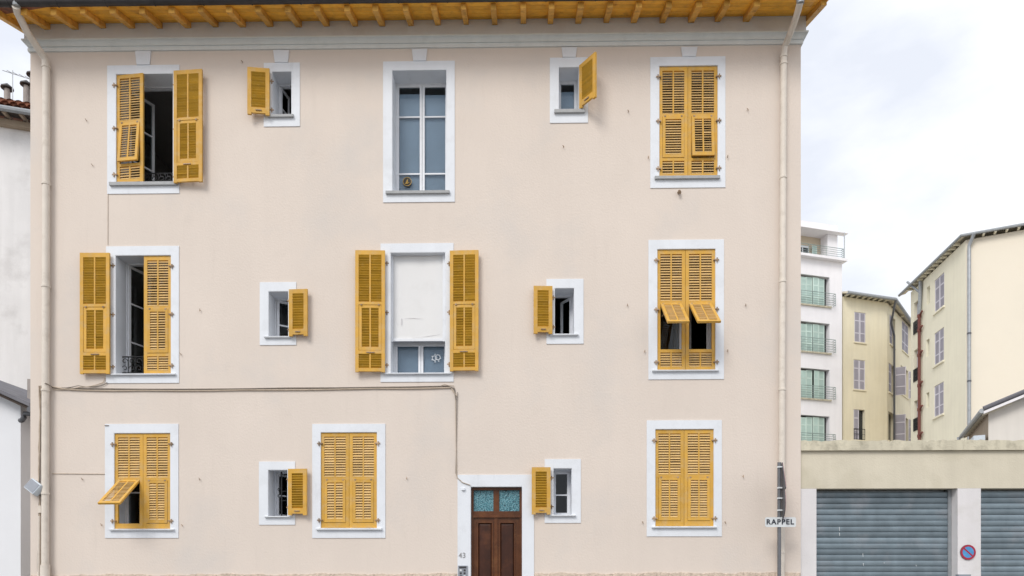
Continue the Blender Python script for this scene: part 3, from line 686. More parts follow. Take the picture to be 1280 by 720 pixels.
# ---- front door
def front_door():
    X0, X1, Z0, Z1 = DOOR_O; A0, A1, B0, B1 = DOOR_S; p = -.014
    y = .10
    m = MB(); fr = .05
    m.box(X0 + .009, X0 + fr, y - .02, y + .06, .12, Z1 - .009); m.box(X1 - fr, X1 - .009, y - .02, y + .06, .12, Z1 - .009); m.box(X0 + fr, X1 - fr, y - .019, y + .06, Z1 - .06, Z1 - .009)
    dr = m.build('front_door', 'walnut', house); dr['label'] = 'dark varnished panelled street door with two mottled glass lights above'
    m = MB(); m.box(A0, A1, p, .02, Z1, B1); m.box(A0, X0, p, .02, 0, Z1); m.box(X1, A1, p, .02, 0, Z1)
    m.box(X0 + .0005, X0 + .008, p + .002, THICK, .12, Z1); m.box(X1 - .008, X1 - .0005, p + .002, THICK, .12, Z1); m.box(X0 + .008, X1 - .008, p + .002, THICK, Z1 - .008, Z1 - .0005)
    m.build('surround', 'white_paint', dr)
    m = MB(); m.box(X0, X1, -.25, THICK, 0.002, .12); m.build('doorstep', 'kerb_stone', dr)
    def Q(*a): return rect(*a, y)
    t = Q(592, 612.5, 616.8, 639); u = Q(624, 612.5, 649.3, 639); zr = W(620, 647, y).z
    m = MB(); m.box(X0 + fr, X1 - fr, y, y + .05, zr, t[2]); m.box(X0 + fr, t[0], y, y + .05, t[2], Z1 - .06); m.box(t[1], u[0], y, y + .05, t[2], Z1 - .06); m.box(u[1], X1 - fr, y, y + .05, t[2], Z1 - .06)
    m.box(t[0], t[1], y + .001, y + .05, t[3], Z1 - .06); m.box(u[0], u[1], y + .001, y + .05, u[3], Z1 - .06)
    m.box(X0 + .03, X1 - .03, y - .035, y - .021, zr + .0, zr + .05); m.build('transom', 'walnut', dr)
    for q in (t, u): g = MB(); g.box(q[0], q[1], y + .02, y + .03, q[2], q[3]); g.build('pane', 'mottled_glass', dr)
    a = Q(597, 653, 615.5, 720); b = Q(624.5, 653, 643.5, 720); zl = .13; zp = .45
    m = MB(); m.box(X0 + fr, a[0], y + .005, y + .05, zl, zr); m.box(a[1], b[0], y + .005, y + .05, zl, zr); m.box(b[1], X1 - fr, y + .005, y + .05, zl, zr)
    for q in (a, b): m.box(q[0], q[1], y + .006, y + .05, q[3], zr); m.box(q[0], q[1], y + .006, y + .05, zl, zp)
    xm = (a[1] + b[0]) / 2; m.box(xm - .03, xm + .03, y - .014, y + .0045, zl, zr - .004)
    for q in (a, b):     # raised mouldings round the panels
        for (x0, x1, z0, z1) in ((q[0] - .012, q[0] + .012, zp, q[3]), (q[1] - .012, q[1] + .012, zp, q[3])): m.box(x0, x1, y - .008, y + .004, z0, z1)
        m.box(q[0] - .012, q[1] + .012, y - .009, y + .004, q[3] - .012, q[3] + .016)
    m.build('door_leaf', 'walnut', dr)
    for q in (a, b):
        g = MB(); z0, z1 = zp, q[3]; i = .05; yb = y + .03; yf = y + .012
        g.add([(q[0], yb, z0), (q[1], yb, z0), (q[1], yb, z1), (q[0], yb, z1), (q[0] + i, yf, z0 + i), (q[1] - i, yf, z0 + i), (q[1] - i, yf, z1 - i), (q[0] + i, yf, z1 - i)],
              [(4, 5, 6, 7), (0, 1, 5, 4), (1, 2, 6, 5), (2, 3, 7, 6), (3, 0, 4, 7)]); g.build('door_panel', 'walnut_panel', dr)
    m = MB(); c = (xm, y - .03, 1.15); m.tube([(xm, y - .012, 1.15), (xm, y - .05, 1.15), (xm, y - .08, 1.15)], [.012, .014, .03], 12); m.build('door_knob', 'digit_metal', dr, True)
    # number and entry phone on the jamb
    c = W(577.8, 694.5, p); text('house_number', '43', .135, 'digit_metal', dr, Matrix.Translation((c.x, p - .003, c.z)))
    q = rect(572.6, 707, 584.3, 720, p - .02); m = MB(); m.box(q[0], q[1], p - .025, p, q[3] - .36, q[3]); ip = m.build('entry_phone', 'grey_plastic', house)
    for i in range(2):
        for j in range(4):
            b_ = MB(); x = q[0] + .05 + i * .07; z = q[3] - .085 - j * .055; b_.box(x - .018, x + .018, p - .031, p - .0255, z - .017, z + .017); b_.build('call_button', 'dark_plastic' if (i + j) % 3 else 'sign_white', ip)
    s = MB(); s.box(q[0] + .02, q[1] - .02, p - .028, p - .0255, q[3] - .05, q[3] - .015); s.build('speaker_grille', 'dark_plastic', ip)
front_door()

# ---- cables, hooks and small fittings on the wall
def cable(pts, r, m='cable_dark', sag=0.0, name='cable', sub=6, jit=0.0):
    P = []
    for i in range(len(pts) - 1):
        for j in range(sub):
            t = j / sub; q = pts[i].lerp(pts[i + 1], t); q.z -= sag * math.sin(math.pi * t); q.z += random.uniform(-jit, jit); q.x += random.uniform(-jit, jit); P.append(q)
    P.append(pts[-1]); mb = MB(); mb.tube(P, r, 6); return mb.build(name, m, house, True)
y = -.02
cable([W(65, 484.5, y), W(130, 486, y), W(240, 486.5, y), W(360, 485, y), W(480, 484, y), W(560, 482.5, y), W(568, 486, y), W(570, 500, y)], .011, 'cable_dark', .004)
cable([W(65, 483, y - .012), W(95, 487.5, y), W(180, 488, y), W(300, 487.5, y), W(470, 485.5, y), W(564, 484.5, y), W(571, 495, y)], .010, 'cable_cream', .01)
cable([W(66, 486.5, y), W(100, 484, y - .01), W(128, 478.5, y), W(131, 472, y)], .007, 'cable_cream', .02)
cable([W(66, 485, y), W(98, 482, y - .01), W(122, 482.5, y), W(134, 478, y)], .006, 'cable_dark', .02)
cable([W(540, 484, y), W(556, 480.5, y), W(567, 482, y), W(569.5, 492, y)], .006, 'cable_cream', .01)
cable([W(569.5, 498, y), W(570, 540, y), W(570.5, 593, y), W(571.5, 597, y), W(578, 603, y - .01), W(588, 606.5, y - .01)], .008, 'cable_cream', .0)
cable([W(572, 490, y), W(571, 520, y), W(569.6, 592, y)], .005, 'cable_dark')
cable([W(65, 592, y + .01), W(131, 592.5, y + .01)], .006, 'cable_cream')
cable([W(135, 243, y + .012), W(134.8, 306, y + .012)], .004, 'cable_cream')
cable([W(131, 532, y), W(136, 532, y)], .008, 'cable_dark')
for i in range(4):
    cable([W(51.5 - i * .9, 482, y - .01 * i), W(51.2 - i * .4, 520, y), W(50.6 - i * .7, 560, y - .02), W(49.5 - i * .4, 600, y), W(48.5 + i * .6, 640, y), W(47 + i, 715, y)], .008, 'cable_cream' if i else 'cable_dark', 0, jit=.006)
cable([W(53, 482, y), W(57, 479, -.17), W(66, 484, y)], .009, 'cable_dark')
jb = MB(); q = rect(48.2, 632, 52, 641, -.03); jb.box(q[0], q[1], -.05, -.001, q[2], q[3]); jb.build('junction_box', 'pipe_paint', house)
pc = MB(); q = W(49, 645, -.03); pc.tube([q, Vector((q.x - .02, -.03, 0.3))], .022, 8); pc.build('conduit', 'pipe_paint', house, True)
HOOKS = [(108.5, 151), (116, 207), (303, 78), (785, 140), (934, 138), (250.5, 388), (226.5, 443), (784, 382), (931.5, 382), (805.5, 439.5), (909, 439), (103.5, 599), (250, 599), (127.5, 656), (228, 656.5),
         (508.5, 598), (803, 653), (906, 653), (928.3, 595.5), (704, 184), (810, 197.5), (909, 196.5)]
hm = MB(); hm.tube([(0, .01, 0), (0, -.05, 0), (0, -.055, .03)], .007, 6); hm.tube([(-.01, -.05, .035), (.008, -.055, .0), (.012, -.05, -.045)], .009, 6); hm.v = [v * .6 for v in hm.v]; hme = hm.mesh('shutter_hook', 'rusty_iron', True)
for i, (a, b) in enumerate(HOOKS): inst('shutter_hook', hme, house, Matrix.Translation(W(a, b)) @ Matrix.Rotation(random.uniform(-.5, .5), 4, 'Y'))
m = MB(); c = W(848.5, 241); m.tube([(c.x, .0, c.z), (c.x, -.05, c.z)], .028, 14); m.tube([(c.x, -.045, c.z - .015), (c.x, -.075, c.z - .035)], [.02, .03], 12); m.build('wall_socket', 'rusty_iron', house, True)
m = MB(); c = W(579, 611.5, -.03); m.box(c.x - .03, c.x + .03, -.05, -.015, c.z - .02, c.z + .02); m.build('cable_box', 'white_paint', house)

def floodlight():
    c = W(43, 609, -.12)
    o = empty('floodlight', c, 'small pale grey box floodlight tilted on the house corner beside the downpipe', 'lamp')
    M = Matrix.Translation(c) @ Matrix.Rotation(R(-20), 4, 'Z') @ Matrix.Rotation(R(30), 4, 'Y') @ Matrix.Rotation(R(-24), 4, 'X') @ Matrix.Scale(1.12, 4)
    m = MB(); m.box(-.13, .13, -.05, .06, -.10, .10); b = m.build('casing', 'lamp_casing', o, M=M)
    md = b.modifiers.new('bevel', 'BEVEL'); md.width = .015; md.segments = 2
    m = MB(); m.box(-.112, .112, -.056, -.051, -.082, .082); m.build('lens', 'grey_plastic', o, M=M)
    for z in (-.05, 0, .05): m = MB(); m.box(-.1, .1, .062, .075, z - .008, z + .008); m.build('fin', 'lamp_casing', o, M=M)
    m = MB(); m.tube([(c.x + .03, c.y + .05, c.z - .05), (c.x + .08, -.05, c.z - .16), (c.x + .1, .0, c.z - .16)], .014, 8); m.build('bracket', 'pole_grey', o, True)
floodlight()

# ================================================================== ROAD SIGN ON ITS POST
def road_sign():
    y = -.45; b = W(974, 700, y); x = b.x; zt = W(974, 578, y).z
    o = empty('sign_post', (x, y, 0), 'grey sign post by the house corner carrying side-on traffic signs and a RAPPEL plate', 'road sign')
    m = MB(); m.tube([(x, y, 0), (x, y, zt)], .032, 14); m.build('pole', 'pole_grey', o, True)
    rot = Matrix.Translation((x, y, 0)) @ Matrix.Rotation(R(80), 4, 'Z')
    # triangular sign seen almost edge on, above a round one
    zc = W(974, 596, y).z; h = .25
    tri = [(-.3, zc - h), (.3, zc - h), (.33, zc - h + .03), (.03, zc + h), (-.03, zc + h), (-.33, zc - h + .03)]
    m = MB(); m.prism(tri, -.052, -.042); t = m.build('warning_triangle', 'sign_back', o, M=rot)
    m = MB(); m.prism([(.0 + (a) * .97, zc + (c - zc) * .97) for a, c in tri], -.056, -.0525); m.build('sign_face', 'sign_red', t, M=rot)
    m = MB(); m.prism([(a * .7, zc - .03 + (c - zc) * .7) for a, c in tri], -.059, -.0565); m.build('sign_face', 'sign_white', t, M=rot)
    zr = W(974, 629, y).z; r = .295
    m = MB(); m.disc((0, zr), r, -.052, -.042, 36); q = m.build('round_sign', 'sign_back', o, M=rot)
    m = MB(); m.disc((0, zr), r * .98, -.056, -.0525, 36, r * .74); m.build('sign_face', 'sign_red', q, M=rot)
    m = MB(); m.disc((0, zr), r * .73, -.0558, -.0525, 36); m.build('sign_face', 'sign_white', q, M=rot)
    for py in (584, 610, 623, 638):
        z = W(974, py, y).z; m = MB(); m.tube([(x, y, z - .014), (x, y, z + .014)], .040, 14); m.box(-.05, .05, -.042, .03, z - .012, z + .012, rot); m.build('clamp', 'sign_white', o)
    q = rect(956.5, 646.5, 995, 658.8, y - .045); m = MB(); c = .02; yy = y - .045
    m.prism([(q[0] + c, q[2]), (q[1] - c, q[2]), (q[1], q[2] + c), (q[1], q[3] - c), (q[1] - c, q[3]), (q[0] + c, q[3]), (q[0], q[3] - c), (q[0], q[2] + c)], yy, yy + .012)
    p = m.build('plate', 'sign_white', o)
    text('plate_lettering', 'RAPPEL', .125, 'sign_black', p, Matrix.Translation(((q[0] + q[1]) / 2 - .01, yy - .003, (q[2] + q[3]) / 2)) , bold=.03, track=1.22)
road_sign()

# ================================================================== GARAGE ROW
GY = .06
def garage():
    X0 = XR + .004; X1 = W(1500, 700, GY).x; ztop = W(1140, 551, GY).z; zb = W(1140, 563.5, GY).z; zl = W(1140, 610.5, GY).z
    o = empty('garage_row', ((X0 + X1) / 2, GY, 0), 'low flat-roofed garage block with cream lintel and grey metal roller doors', 'garage')
    d1 = (W(1020.5, 680, GY).x, W(1197, 680, GY).x, 0.02, zl); d2 = (W(1226, 680, GY).x, W(1410, 680, GY).x, 0.02, zl)
    D = 7.0
    m = MB(); m.box(X0, X1, GY, GY + .3, zl, zb); m.build('lintel', 'garage_render', o)
    # coping in cast lengths with chipped upper edge
    x = X0; random.seed(5)
    while x < X1 - .1:
        L = min(2.93, X1 - x); m = MB(); n = 40; vs = []
        for i in range(n + 1):
            xx = x + (L - .006) * i / n; dz = random.uniform(-.014, .008) - (.02 if random.random() < .08 else 0)
            vs += [(xx, GY - .06, zb + .002), (xx, GY - .065 + random.uniform(-.004, .004), ztop + dz), (xx, GY + .36, ztop + dz * .3), (xx, GY + .36, zb + .002)]
        fs = [(0, 1, 2, 3), (4 * n, 4 * n + 3, 4 * n + 2, 4 * n + 1)]
        for i in range(n):
            a = 4 * i; b = a + 4
            for j in range(4): fs.append((a + j, a + (j + 1) % 4, b + (j + 1) % 4, b + j))
        m.add(vs, fs); m.build('coping', 'garage_coping', o); x += L
    for (a, b) in ((X0, d1[0]), (d1[1], d2[0]), (d2[1], X1)):
        m = MB(); m.box(a, b, GY - .002, GY + .3, 0, zl - .002); m.build('pillar', 'garage_white', o)
    m = MB(); m.box(X0, X1, GY + .36, GY + D, zb - .1, zb + .05); m.build('flat_roof', 'roof_sheet', o)
    m = MB(); m.box(X1 - .2, X1, GY + .31, GY + D, 0, zb - .102); m.box(X0 + .0, X1 - .21, GY + D - .2, GY + D, 0, zb - .102); m.box(X0, X0 + .15, GY + .31, GY + D - .21, 0, zb - .102); m.build('wall', 'garage_render', o)
    jm = (W(1205, 612, GY).x - W(1204, 612, GY).x)
    for d in (d1, d2):
        yb = GY + .2; xa, xb = d[0] + .004, d[1] - .004; pitch = .1055; n = int((zl - .05) / pitch) + 1
        dm = MB(); dm.box(xa, xa + .045, yb - .03, yb + .06, .02, zl - .004); dm.box(xb - .06, xb, yb - .03, yb + .06, .02, zl - .004); dm.box(xa + .046, xb - .061, yb + .10, yb + .13, zl - .20, zl - .004)
        dr = dm.build('roller_door', 'zinc', o)
        # slat: nearly flat face, rolled ledge on top, shadow gap under the next one
        sm = MB(); wv = (xb - xa - .11) / 2; vs = []
        prof_ = [(.012, .0), (.0, .004), (-.006, .016), (-.010, .05), (-.012, pitch - .022), (-.010, pitch - .012), (.002, pitch - .006), (.016, pitch - .003), (.016, pitch + .004)]
        for yy, zz_ in prof_: vs += [(-wv, yy, zz_), (wv, yy, zz_)]
        sm.add(vs, [(2 * i, 2 * i + 1, 2 * i + 3, 2 * i + 2) for i in range(len(prof_) - 1)]); me = sm.mesh('slat', 'galvanised', True)
        for i in range(n):
            z = .03 + i * pitch
            if z + pitch > zl - .02: break
            inst('slat', me, dr, Matrix.Translation(((xa + xb) / 2 + .0, yb + random.uniform(-.006, .006), z)) @ Matrix.Rotation(random.uniform(-.0022, .0022), 4, 'Y') @ Matrix.Rotation(random.uniform(-.05, .05), 4, 'X'))
    for px, py, l in ((1049, 659, .07), (1049.2, 666, .06), (1078.5, 692, .06), (1079, 704, .05), (1105, 703, .02), (1145, 706, .03)):
        q = W(px, py, GY + .185); m = MB(); m.tube([q, q + Vector((.004, -.004, -l))], [.007, .004], 5); m.build('paint_drip', 'sign_white', o)
    m = MB(); q = rect(1196.5, 718, 1212, 722, GY - .05); m.box(q[0], q[1], GY - .09, GY - .003, q[2] - .25, q[3]); m.build('meter_box', 'grey_plastic', o)
    # no parking disc
    c = W(1210.2, 690.3, GY - .02); r = W(1219.8, 690.3, GY - .02).x - c.x; y = GY - .02
    s = empty('no_parking_sign', c, 'round blue no-parking disc with red rim fixed to the white garage pillar', 'sign')
    m = MB(); m.disc((c.x, c.z), r, y, y + .016, 36); m.build('backing', 'sign_back', s)
    m = MB(); m.disc((c.x, c.z), r * .99, y - .004, y - .0005, 36, r * .74); m.build('rim', 'sign_red', s)
    m = MB(); m.disc((c.x, c.z), r * .735, y - .003, y - .0005, 36); m.build('face', 'sign_blue', s)
    M = Matrix.Translation((c.x, y - .0032, c.z)) @ Matrix.Rotation(R(42), 4, 'Y'); m = MB(); m.box(-r * .74, r * .74, -.0015, 0, -r * .10, r * .10); m.build('bar', 'sign_red', s, M=M)
garage()

# ================================================================== BACKGROUND BUILDINGS
class Wall:
    """a vertical wall along plan points A->B with outward normal towards the camera side; u along, o outwards"""
    def __init__(s, A, B):
        s.A = A.copy(); s.L = (B - A).length; s.d = (B - A).normalized(); n = Vector((s.d.y, -s.d.x))
        if n.dot(CAM.xy - A) < 0: n = -n
        s.n = n
    def P(s, u, o, z): q = s.A + s.d * u + s.n * o; return Vector((q.x, q.y, z))
    def u(s, px): return (on_line(px, s.A, s.d) - s.A).dot(s.d)
    def z(s, px, py): return zat(px, py, s.A + s.d * s.u(px))
    def r(s, x0, y0, x1, y1):
        """photo rectangle on the wall -> u0,u1,z0,z1"""
        xm = (x0 + x1) / 2; return (s.u(x0), s.u(x1), s.z(xm, y1), s.z(xm, y0))
    def box(s, mb, u0, u1, o0, o1, z0, z1):
        vs = [s.P(u, o, z) for z in (z0, z1) for o in (o0, o1) for u in (u0, u1)]
        mb.add(vs, [(0, 2, 3, 1), (4, 5, 7, 6), (0, 1, 5, 4), (2, 6, 7, 3), (0, 4, 6, 2), (1, 3, 7, 5)])
    def sheet(s, mb, z0, z1, hs, depth=.25, u0=0.0, u1=None):
        u1 = s.L if u1 is None else u1
        holed(mb, u0, u1, z0, z1, 0, hs, lambda x, y, z: s.P(x, -y, z))
        for h in hs:
            a, b, c, d = h
            for (p, q) in (((a, c), (b, c)), ((b, c), (b, d)), ((b, d), (a, d)), ((a, d), (a, c))):
                mb.quad(s.P(p[0], 0, p[1]), s.P(q[0], 0, q[1]), s.P(q[0], -depth, q[1]), s.P(p[0], -depth, p[1]))
def panel_shutter(wl, parent, u0, u1, z0, z1, o, m1, m2, rows=(0, .3, .72, 1.0), louvres=True):
    """framed shutter with recessed louvred fields"""
    fb = min(.06, (u1 - u0) * .16); mb = MB(); wl.box(mb, u0, u0 + fb, o - .03, o, z0, z1); wl.box(mb, u1 - fb, u1, o - .03, o, z0, z1); h = z1 - z0
    for t in rows:
        zc = z0 + h * t; a = max(z0, zc - fb * .6); b = min(z1, zc + fb * .6); wl.box(mb, u0 + fb, u1 - fb, o - .03, o - .002, a, b)
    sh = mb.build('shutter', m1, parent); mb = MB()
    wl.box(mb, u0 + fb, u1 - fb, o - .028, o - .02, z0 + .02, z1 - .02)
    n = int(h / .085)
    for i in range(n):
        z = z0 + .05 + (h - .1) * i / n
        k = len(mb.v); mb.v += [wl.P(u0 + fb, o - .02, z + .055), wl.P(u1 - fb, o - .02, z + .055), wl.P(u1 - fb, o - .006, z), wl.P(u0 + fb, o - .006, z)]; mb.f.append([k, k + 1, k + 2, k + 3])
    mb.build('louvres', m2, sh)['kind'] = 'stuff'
    return sh
def rail(wl, parent, u0, u1, o, z0, z1, bars=4, m='iron', name='railing', posts=4, r=.014, back=0.0):
    mb = MB()
    for i in range(bars):
        z = z0 + (z1 - z0) * i / (bars - 1); mb.tube([wl.P(u0, back, z), wl.P(u0, o, z)] + [wl.P(u0 + .001, o, z), wl.P(u1 - .001, o, z)] + [wl.P(u1, o, z), wl.P(u1, back, z)], r * (1.5 if i == bars - 1 else 1), 6)
    for i in range(posts):
        u = u0 + (u1 - u0) * i / (posts - 1); mb.tube([wl.P(u, o, z0 - .05), wl.P(u, o, z1)], r, 6)
    return mb.build(name, m, parent)

# ---- white apartment tower
def tower():
    D = Vector((.962, .272)); C = at_depth(1052.5, 46.0); A = C - D * 7.0
    wl = Wall(A, C); z = wl.z; o = empty('apartment_tower', (A.x, A.y, 0), 'tall white apartment block with pale green shutters and shallow iron balconies', 'building')
    ztop = z(1045, 325.5); hs = []
    rows = [(344.5, 381.5, 367), (403, 440, 424.5), (461, 498.5, 484), (519.5, 557, 543)]
    for t, b, rl in rows: hs.append((wl.L - (wl.L - wl.u(1000)) - .9, wl.u(1037), z(1020, b), z(1020, t)))
    mb = MB(); wl.sheet(mb, 0, ztop, hs, .35)
    back = Vector((-D.y, D.x)) * 10; E = C + back; Fp = A + back
    for p, q in ((C, E), (E, Fp), (Fp, A)): mb.quad((p.x, p.y, 0), (q.x, q.y, 0), (q.x, q.y, ztop), (p.x, p.y, ztop))
    mb.add([(p.x, p.y, ztop - .001) for p in (A, C, E, Fp)], [(0, 1, 2, 3)])
    mb.build('wall', 'tower_white', o)
    for i, (h, (t, b, rl)) in enumerate(zip(hs, rows)):
        wm = MB(); wl.box(wm, h[0], h[1], -.40, -.36, h[2], h[3]); wo = wm.build('window', 'dark_glass', o)
        n = 6; p = (h[1] - h[0] - .32) / n
        for j in range(n):
            gap = .10 if (i == 2 and j == 4) else .0
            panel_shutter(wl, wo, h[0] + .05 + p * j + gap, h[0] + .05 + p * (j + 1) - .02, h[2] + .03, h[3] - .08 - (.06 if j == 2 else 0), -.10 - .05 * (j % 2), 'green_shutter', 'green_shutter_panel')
        sm = MB(); wl.box(sm, h[0] - .1, wl.u(1038.5), -.3, .10, h[2] - .10, h[2] - .002); sm.build('balcony_slab', 'garage_coping', wo)
        rail(wl, wo, h[0] - .05, wl.u(1041), .26, h[2] + .02, z(1020, rl), 6, 'balcony_iron', posts=5)
    # set-back top storey with loggia, slab and canopy
    zs_, zc_, zt_ = z(1045, 325.5), z(1045, 292.5), z(1045, 280.5)
    sm = MB(); wl.box(sm, 0, wl.u(1055), -3, .35, zs_ - .12, zs_ + .04); sm.build('floor_slab', 'tower_white', o)
    tm = MB(); ub = wl.u(1036); uc = wl.u(1048.5)
    wl.box(tm, ub, uc, -6, -.12, zs_ + .045, zc_); wl.box(tm, -1.0, uc, -6, -.12, zc_ + .004, zt_); tm.build('penthouse_wall', 'tower_white', o)
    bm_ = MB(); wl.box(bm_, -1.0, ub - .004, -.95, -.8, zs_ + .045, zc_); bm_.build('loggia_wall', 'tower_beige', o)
    cm = MB(); wl.box(cm, -1, wl.u(1056.5), -.11, .30, zc_ - .02, zc_ + .02); cm.build('canopy', 'tower_white', o)
    q = wl.r(1004.5, 300, 1020.5, 323); dm = MB(); wl.box(dm, q[0], q[1], -.798, -.75, q[2], q[3]); do = dm.build('window', 'white_wood', o)
    for a, b in ((.08, .45), (.55, .92)):
        g = MB(); wl.box(g, q[0] + (q[1] - q[0]) * a, q[0] + (q[1] - q[0]) * b, -.748, -.73, q[2] + .15, q[3] - .15); g.build('pane', 'dark_glass', do)
    panel_shutter(wl, do, wl.u(1023), wl.u(1029), q[2], q[3], -.6, 'green_shutter', 'green_shutter_panel')
    rail(wl, o, wl.u(1004) - 2.5, wl.u(1051), .25, zs_ + .15, z(1020, 309), 5, 'balcony_iron', posts=5)
    pm = MB(); pm.tube([wl.P(wl.u(1051.5), .3, zs_), wl.P(wl.u(1051.5), .3, zc_)], .03, 6); pm.build('canopy_post', 'zinc', o)
tower()

def eave(o, pts_out, z, th, m_top='zinc', r=.09):
    mb = MB(); mb.tube(pts_out, r, 8); mb.build('gutter', m_top, o, True)

# ---- yellow building in the courtyard
def yellow():
    D = Vector((.951, .309)); A = at_depth(1053.5, 46.6); C = on_line(1109, A, D); D2 = Vector((.66, .75)); E = on_line(1145, C, D2)
    w1, w2 = Wall(A - D * .0, C), Wall(C, E); o = empty('yellow_building', (A.x, A.y, 0), 'yellow rendered building with lavender shutters wedged between the tower and the cream house', 'building')
    zt = w1.z(1060, 371.5); hs1 = [w1.r(1068, 390.5, 1082, 428), w1.r(1067, 450, 1081.5, 487), w1.r(1067, 512, 1081, 550)]
    hs2 = [w2.r(1112, 396, 1119, 432.5), w2.r(1111, 456, 1118, 492), w2.r(1110.5, 516, 1117.5, 552), w2.r(1127.5, 404, 1135.5, 441), w2.r(1126, 460, 1135, 495), w2.r(1126, 521, 1135, 556)]
    mb = MB(); w1.sheet(mb, 0, zt, hs1, .2); w2.sheet(mb, 0, zt, hs2, .25)
    bk = Vector((-D.y, D.x)) * 9; G, H = E + bk, A + bk
    for p, q in ((E, G), (G, H), (H, A)): mb.quad((p.x, p.y, 0), (q.x, q.y, 0), (q.x, q.y, zt), (p.x, p.y, zt))
    mb.build('wall', 'yellow_render', o)
    def win(wl, h, leaves, dark=True):
        wm = MB(); wl.box(wm, h[0] - .02, h[1] + .02, -.26, -.22, h[2] - .02, h[3] + .02); wo = wm.build('window', 'dark_glass', o)
        sm = MB(); wl.box(sm, h[0] - .06, h[1] + .06, -.1, .06, h[2] - .09, h[2] - .001); sm.build('sill', 'yellow_render', wo)
        um = (h[0] + h[1]) / 2
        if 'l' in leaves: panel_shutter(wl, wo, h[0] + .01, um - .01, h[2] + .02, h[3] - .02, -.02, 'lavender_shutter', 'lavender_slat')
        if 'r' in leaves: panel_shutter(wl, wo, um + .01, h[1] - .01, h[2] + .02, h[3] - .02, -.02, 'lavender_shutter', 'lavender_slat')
        if 'R' in leaves:      # swung out towards the viewer from the right jamb
            a = wl.P(h[1] + .03, .03, 0).xy; d = (wl.n * .45 + wl.d * .9).normalized() ; v = Vector((.93, -.36)); s2 = Wall(a, a + v * .75)
            panel_shutter(s2, wo, 0, .70, h[2] + .02, h[3] - .02, .0, 'lavender_shutter', 'lavender_slat')
        if 'f' in leaves:
            rail(wl, wo, h[0] + .02, h[1] - .02, .03, h[2] + .05, h[2] + .75, 3, 'iron', posts=5)
    win(w1, hs1[0], 'lr'); win(w1, hs1[1], 'lr'); win(w1, hs1[2], 'lf')
    win(w2, hs2[0], 'l'); win(w2, hs2[1], 'lR'); win(w2, hs2[2], 'R'); win(w2, hs2[3], 'lr'); win(w2, hs2[4], 'R'); win(w2, hs2[5], 'R')
    # roof with overhang
    ov = .55; n1, n2 = w1.n, w2.n; c = (n1 + n2).normalized() * ov * 1.06
    P = [A + n1 * ov - D * .1, C + c, E + n2 * ov * .4]; Q = [A - D * .1, C, E]; zr = zt
    mb = MB()
    for i in range(2):
        a, b, p, q = P[i], P[i + 1], Q[i], Q[i + 1]
        lo = [(a.x, a.y, zr + .02), (b.x, b.y, zr + .02), (q.x, q.y, zr + .2), (p.x, p.y, zr + .2)]
        mb.add(lo + [(x, y, zz_ + .12) for x, y, zz_ in lo], [(0, 1, 2, 3), (4, 5, 6, 7), (0, 1, 5, 4), (1, 2, 6, 5), (2, 3, 7, 6), (3, 0, 4, 7)])
    mid = (A + E + G + H) / 4
    for p, q in ((A, C), (C, E), (E, G), (G, H), (H, A)): mb.add([(p.x, p.y, zr + .32), (q.x, q.y, zr + .32), (mid.x, mid.y, zr + .9)], [(0, 1, 2)])
    rf = mb.build('roof', 'eave_cream', o)
    gm = MB(); gm.tube([(p.x, p.y, zr + .06) for p in P], .11, 8); gm.build('gutter', 'zinc', rf, True)
    for wl, k in ((w1, 8), (w2, 3)):
        for i in range(k):
            u = wl.L * (i + .3) / k; m = MB(); wl.box(m, u, u + .08, 0, ov * .8, zr + .0, zr + .12); m.build('rafter', 'cream_render', rf)
    a = P[1]; gx = C + (n2 * .12) + w2.d * .55
    mb = MB(); mb.tube([(a.x, a.y, zr), (gx.x, gx.y, zr - 1.3), (gx.x + .55, gx.y + .62, zr - 2.0), (gx.x + .55, gx.y + .62, 0)], .07, 8); mb.build('downpipe', 'sign_back', o, True)
yellow()

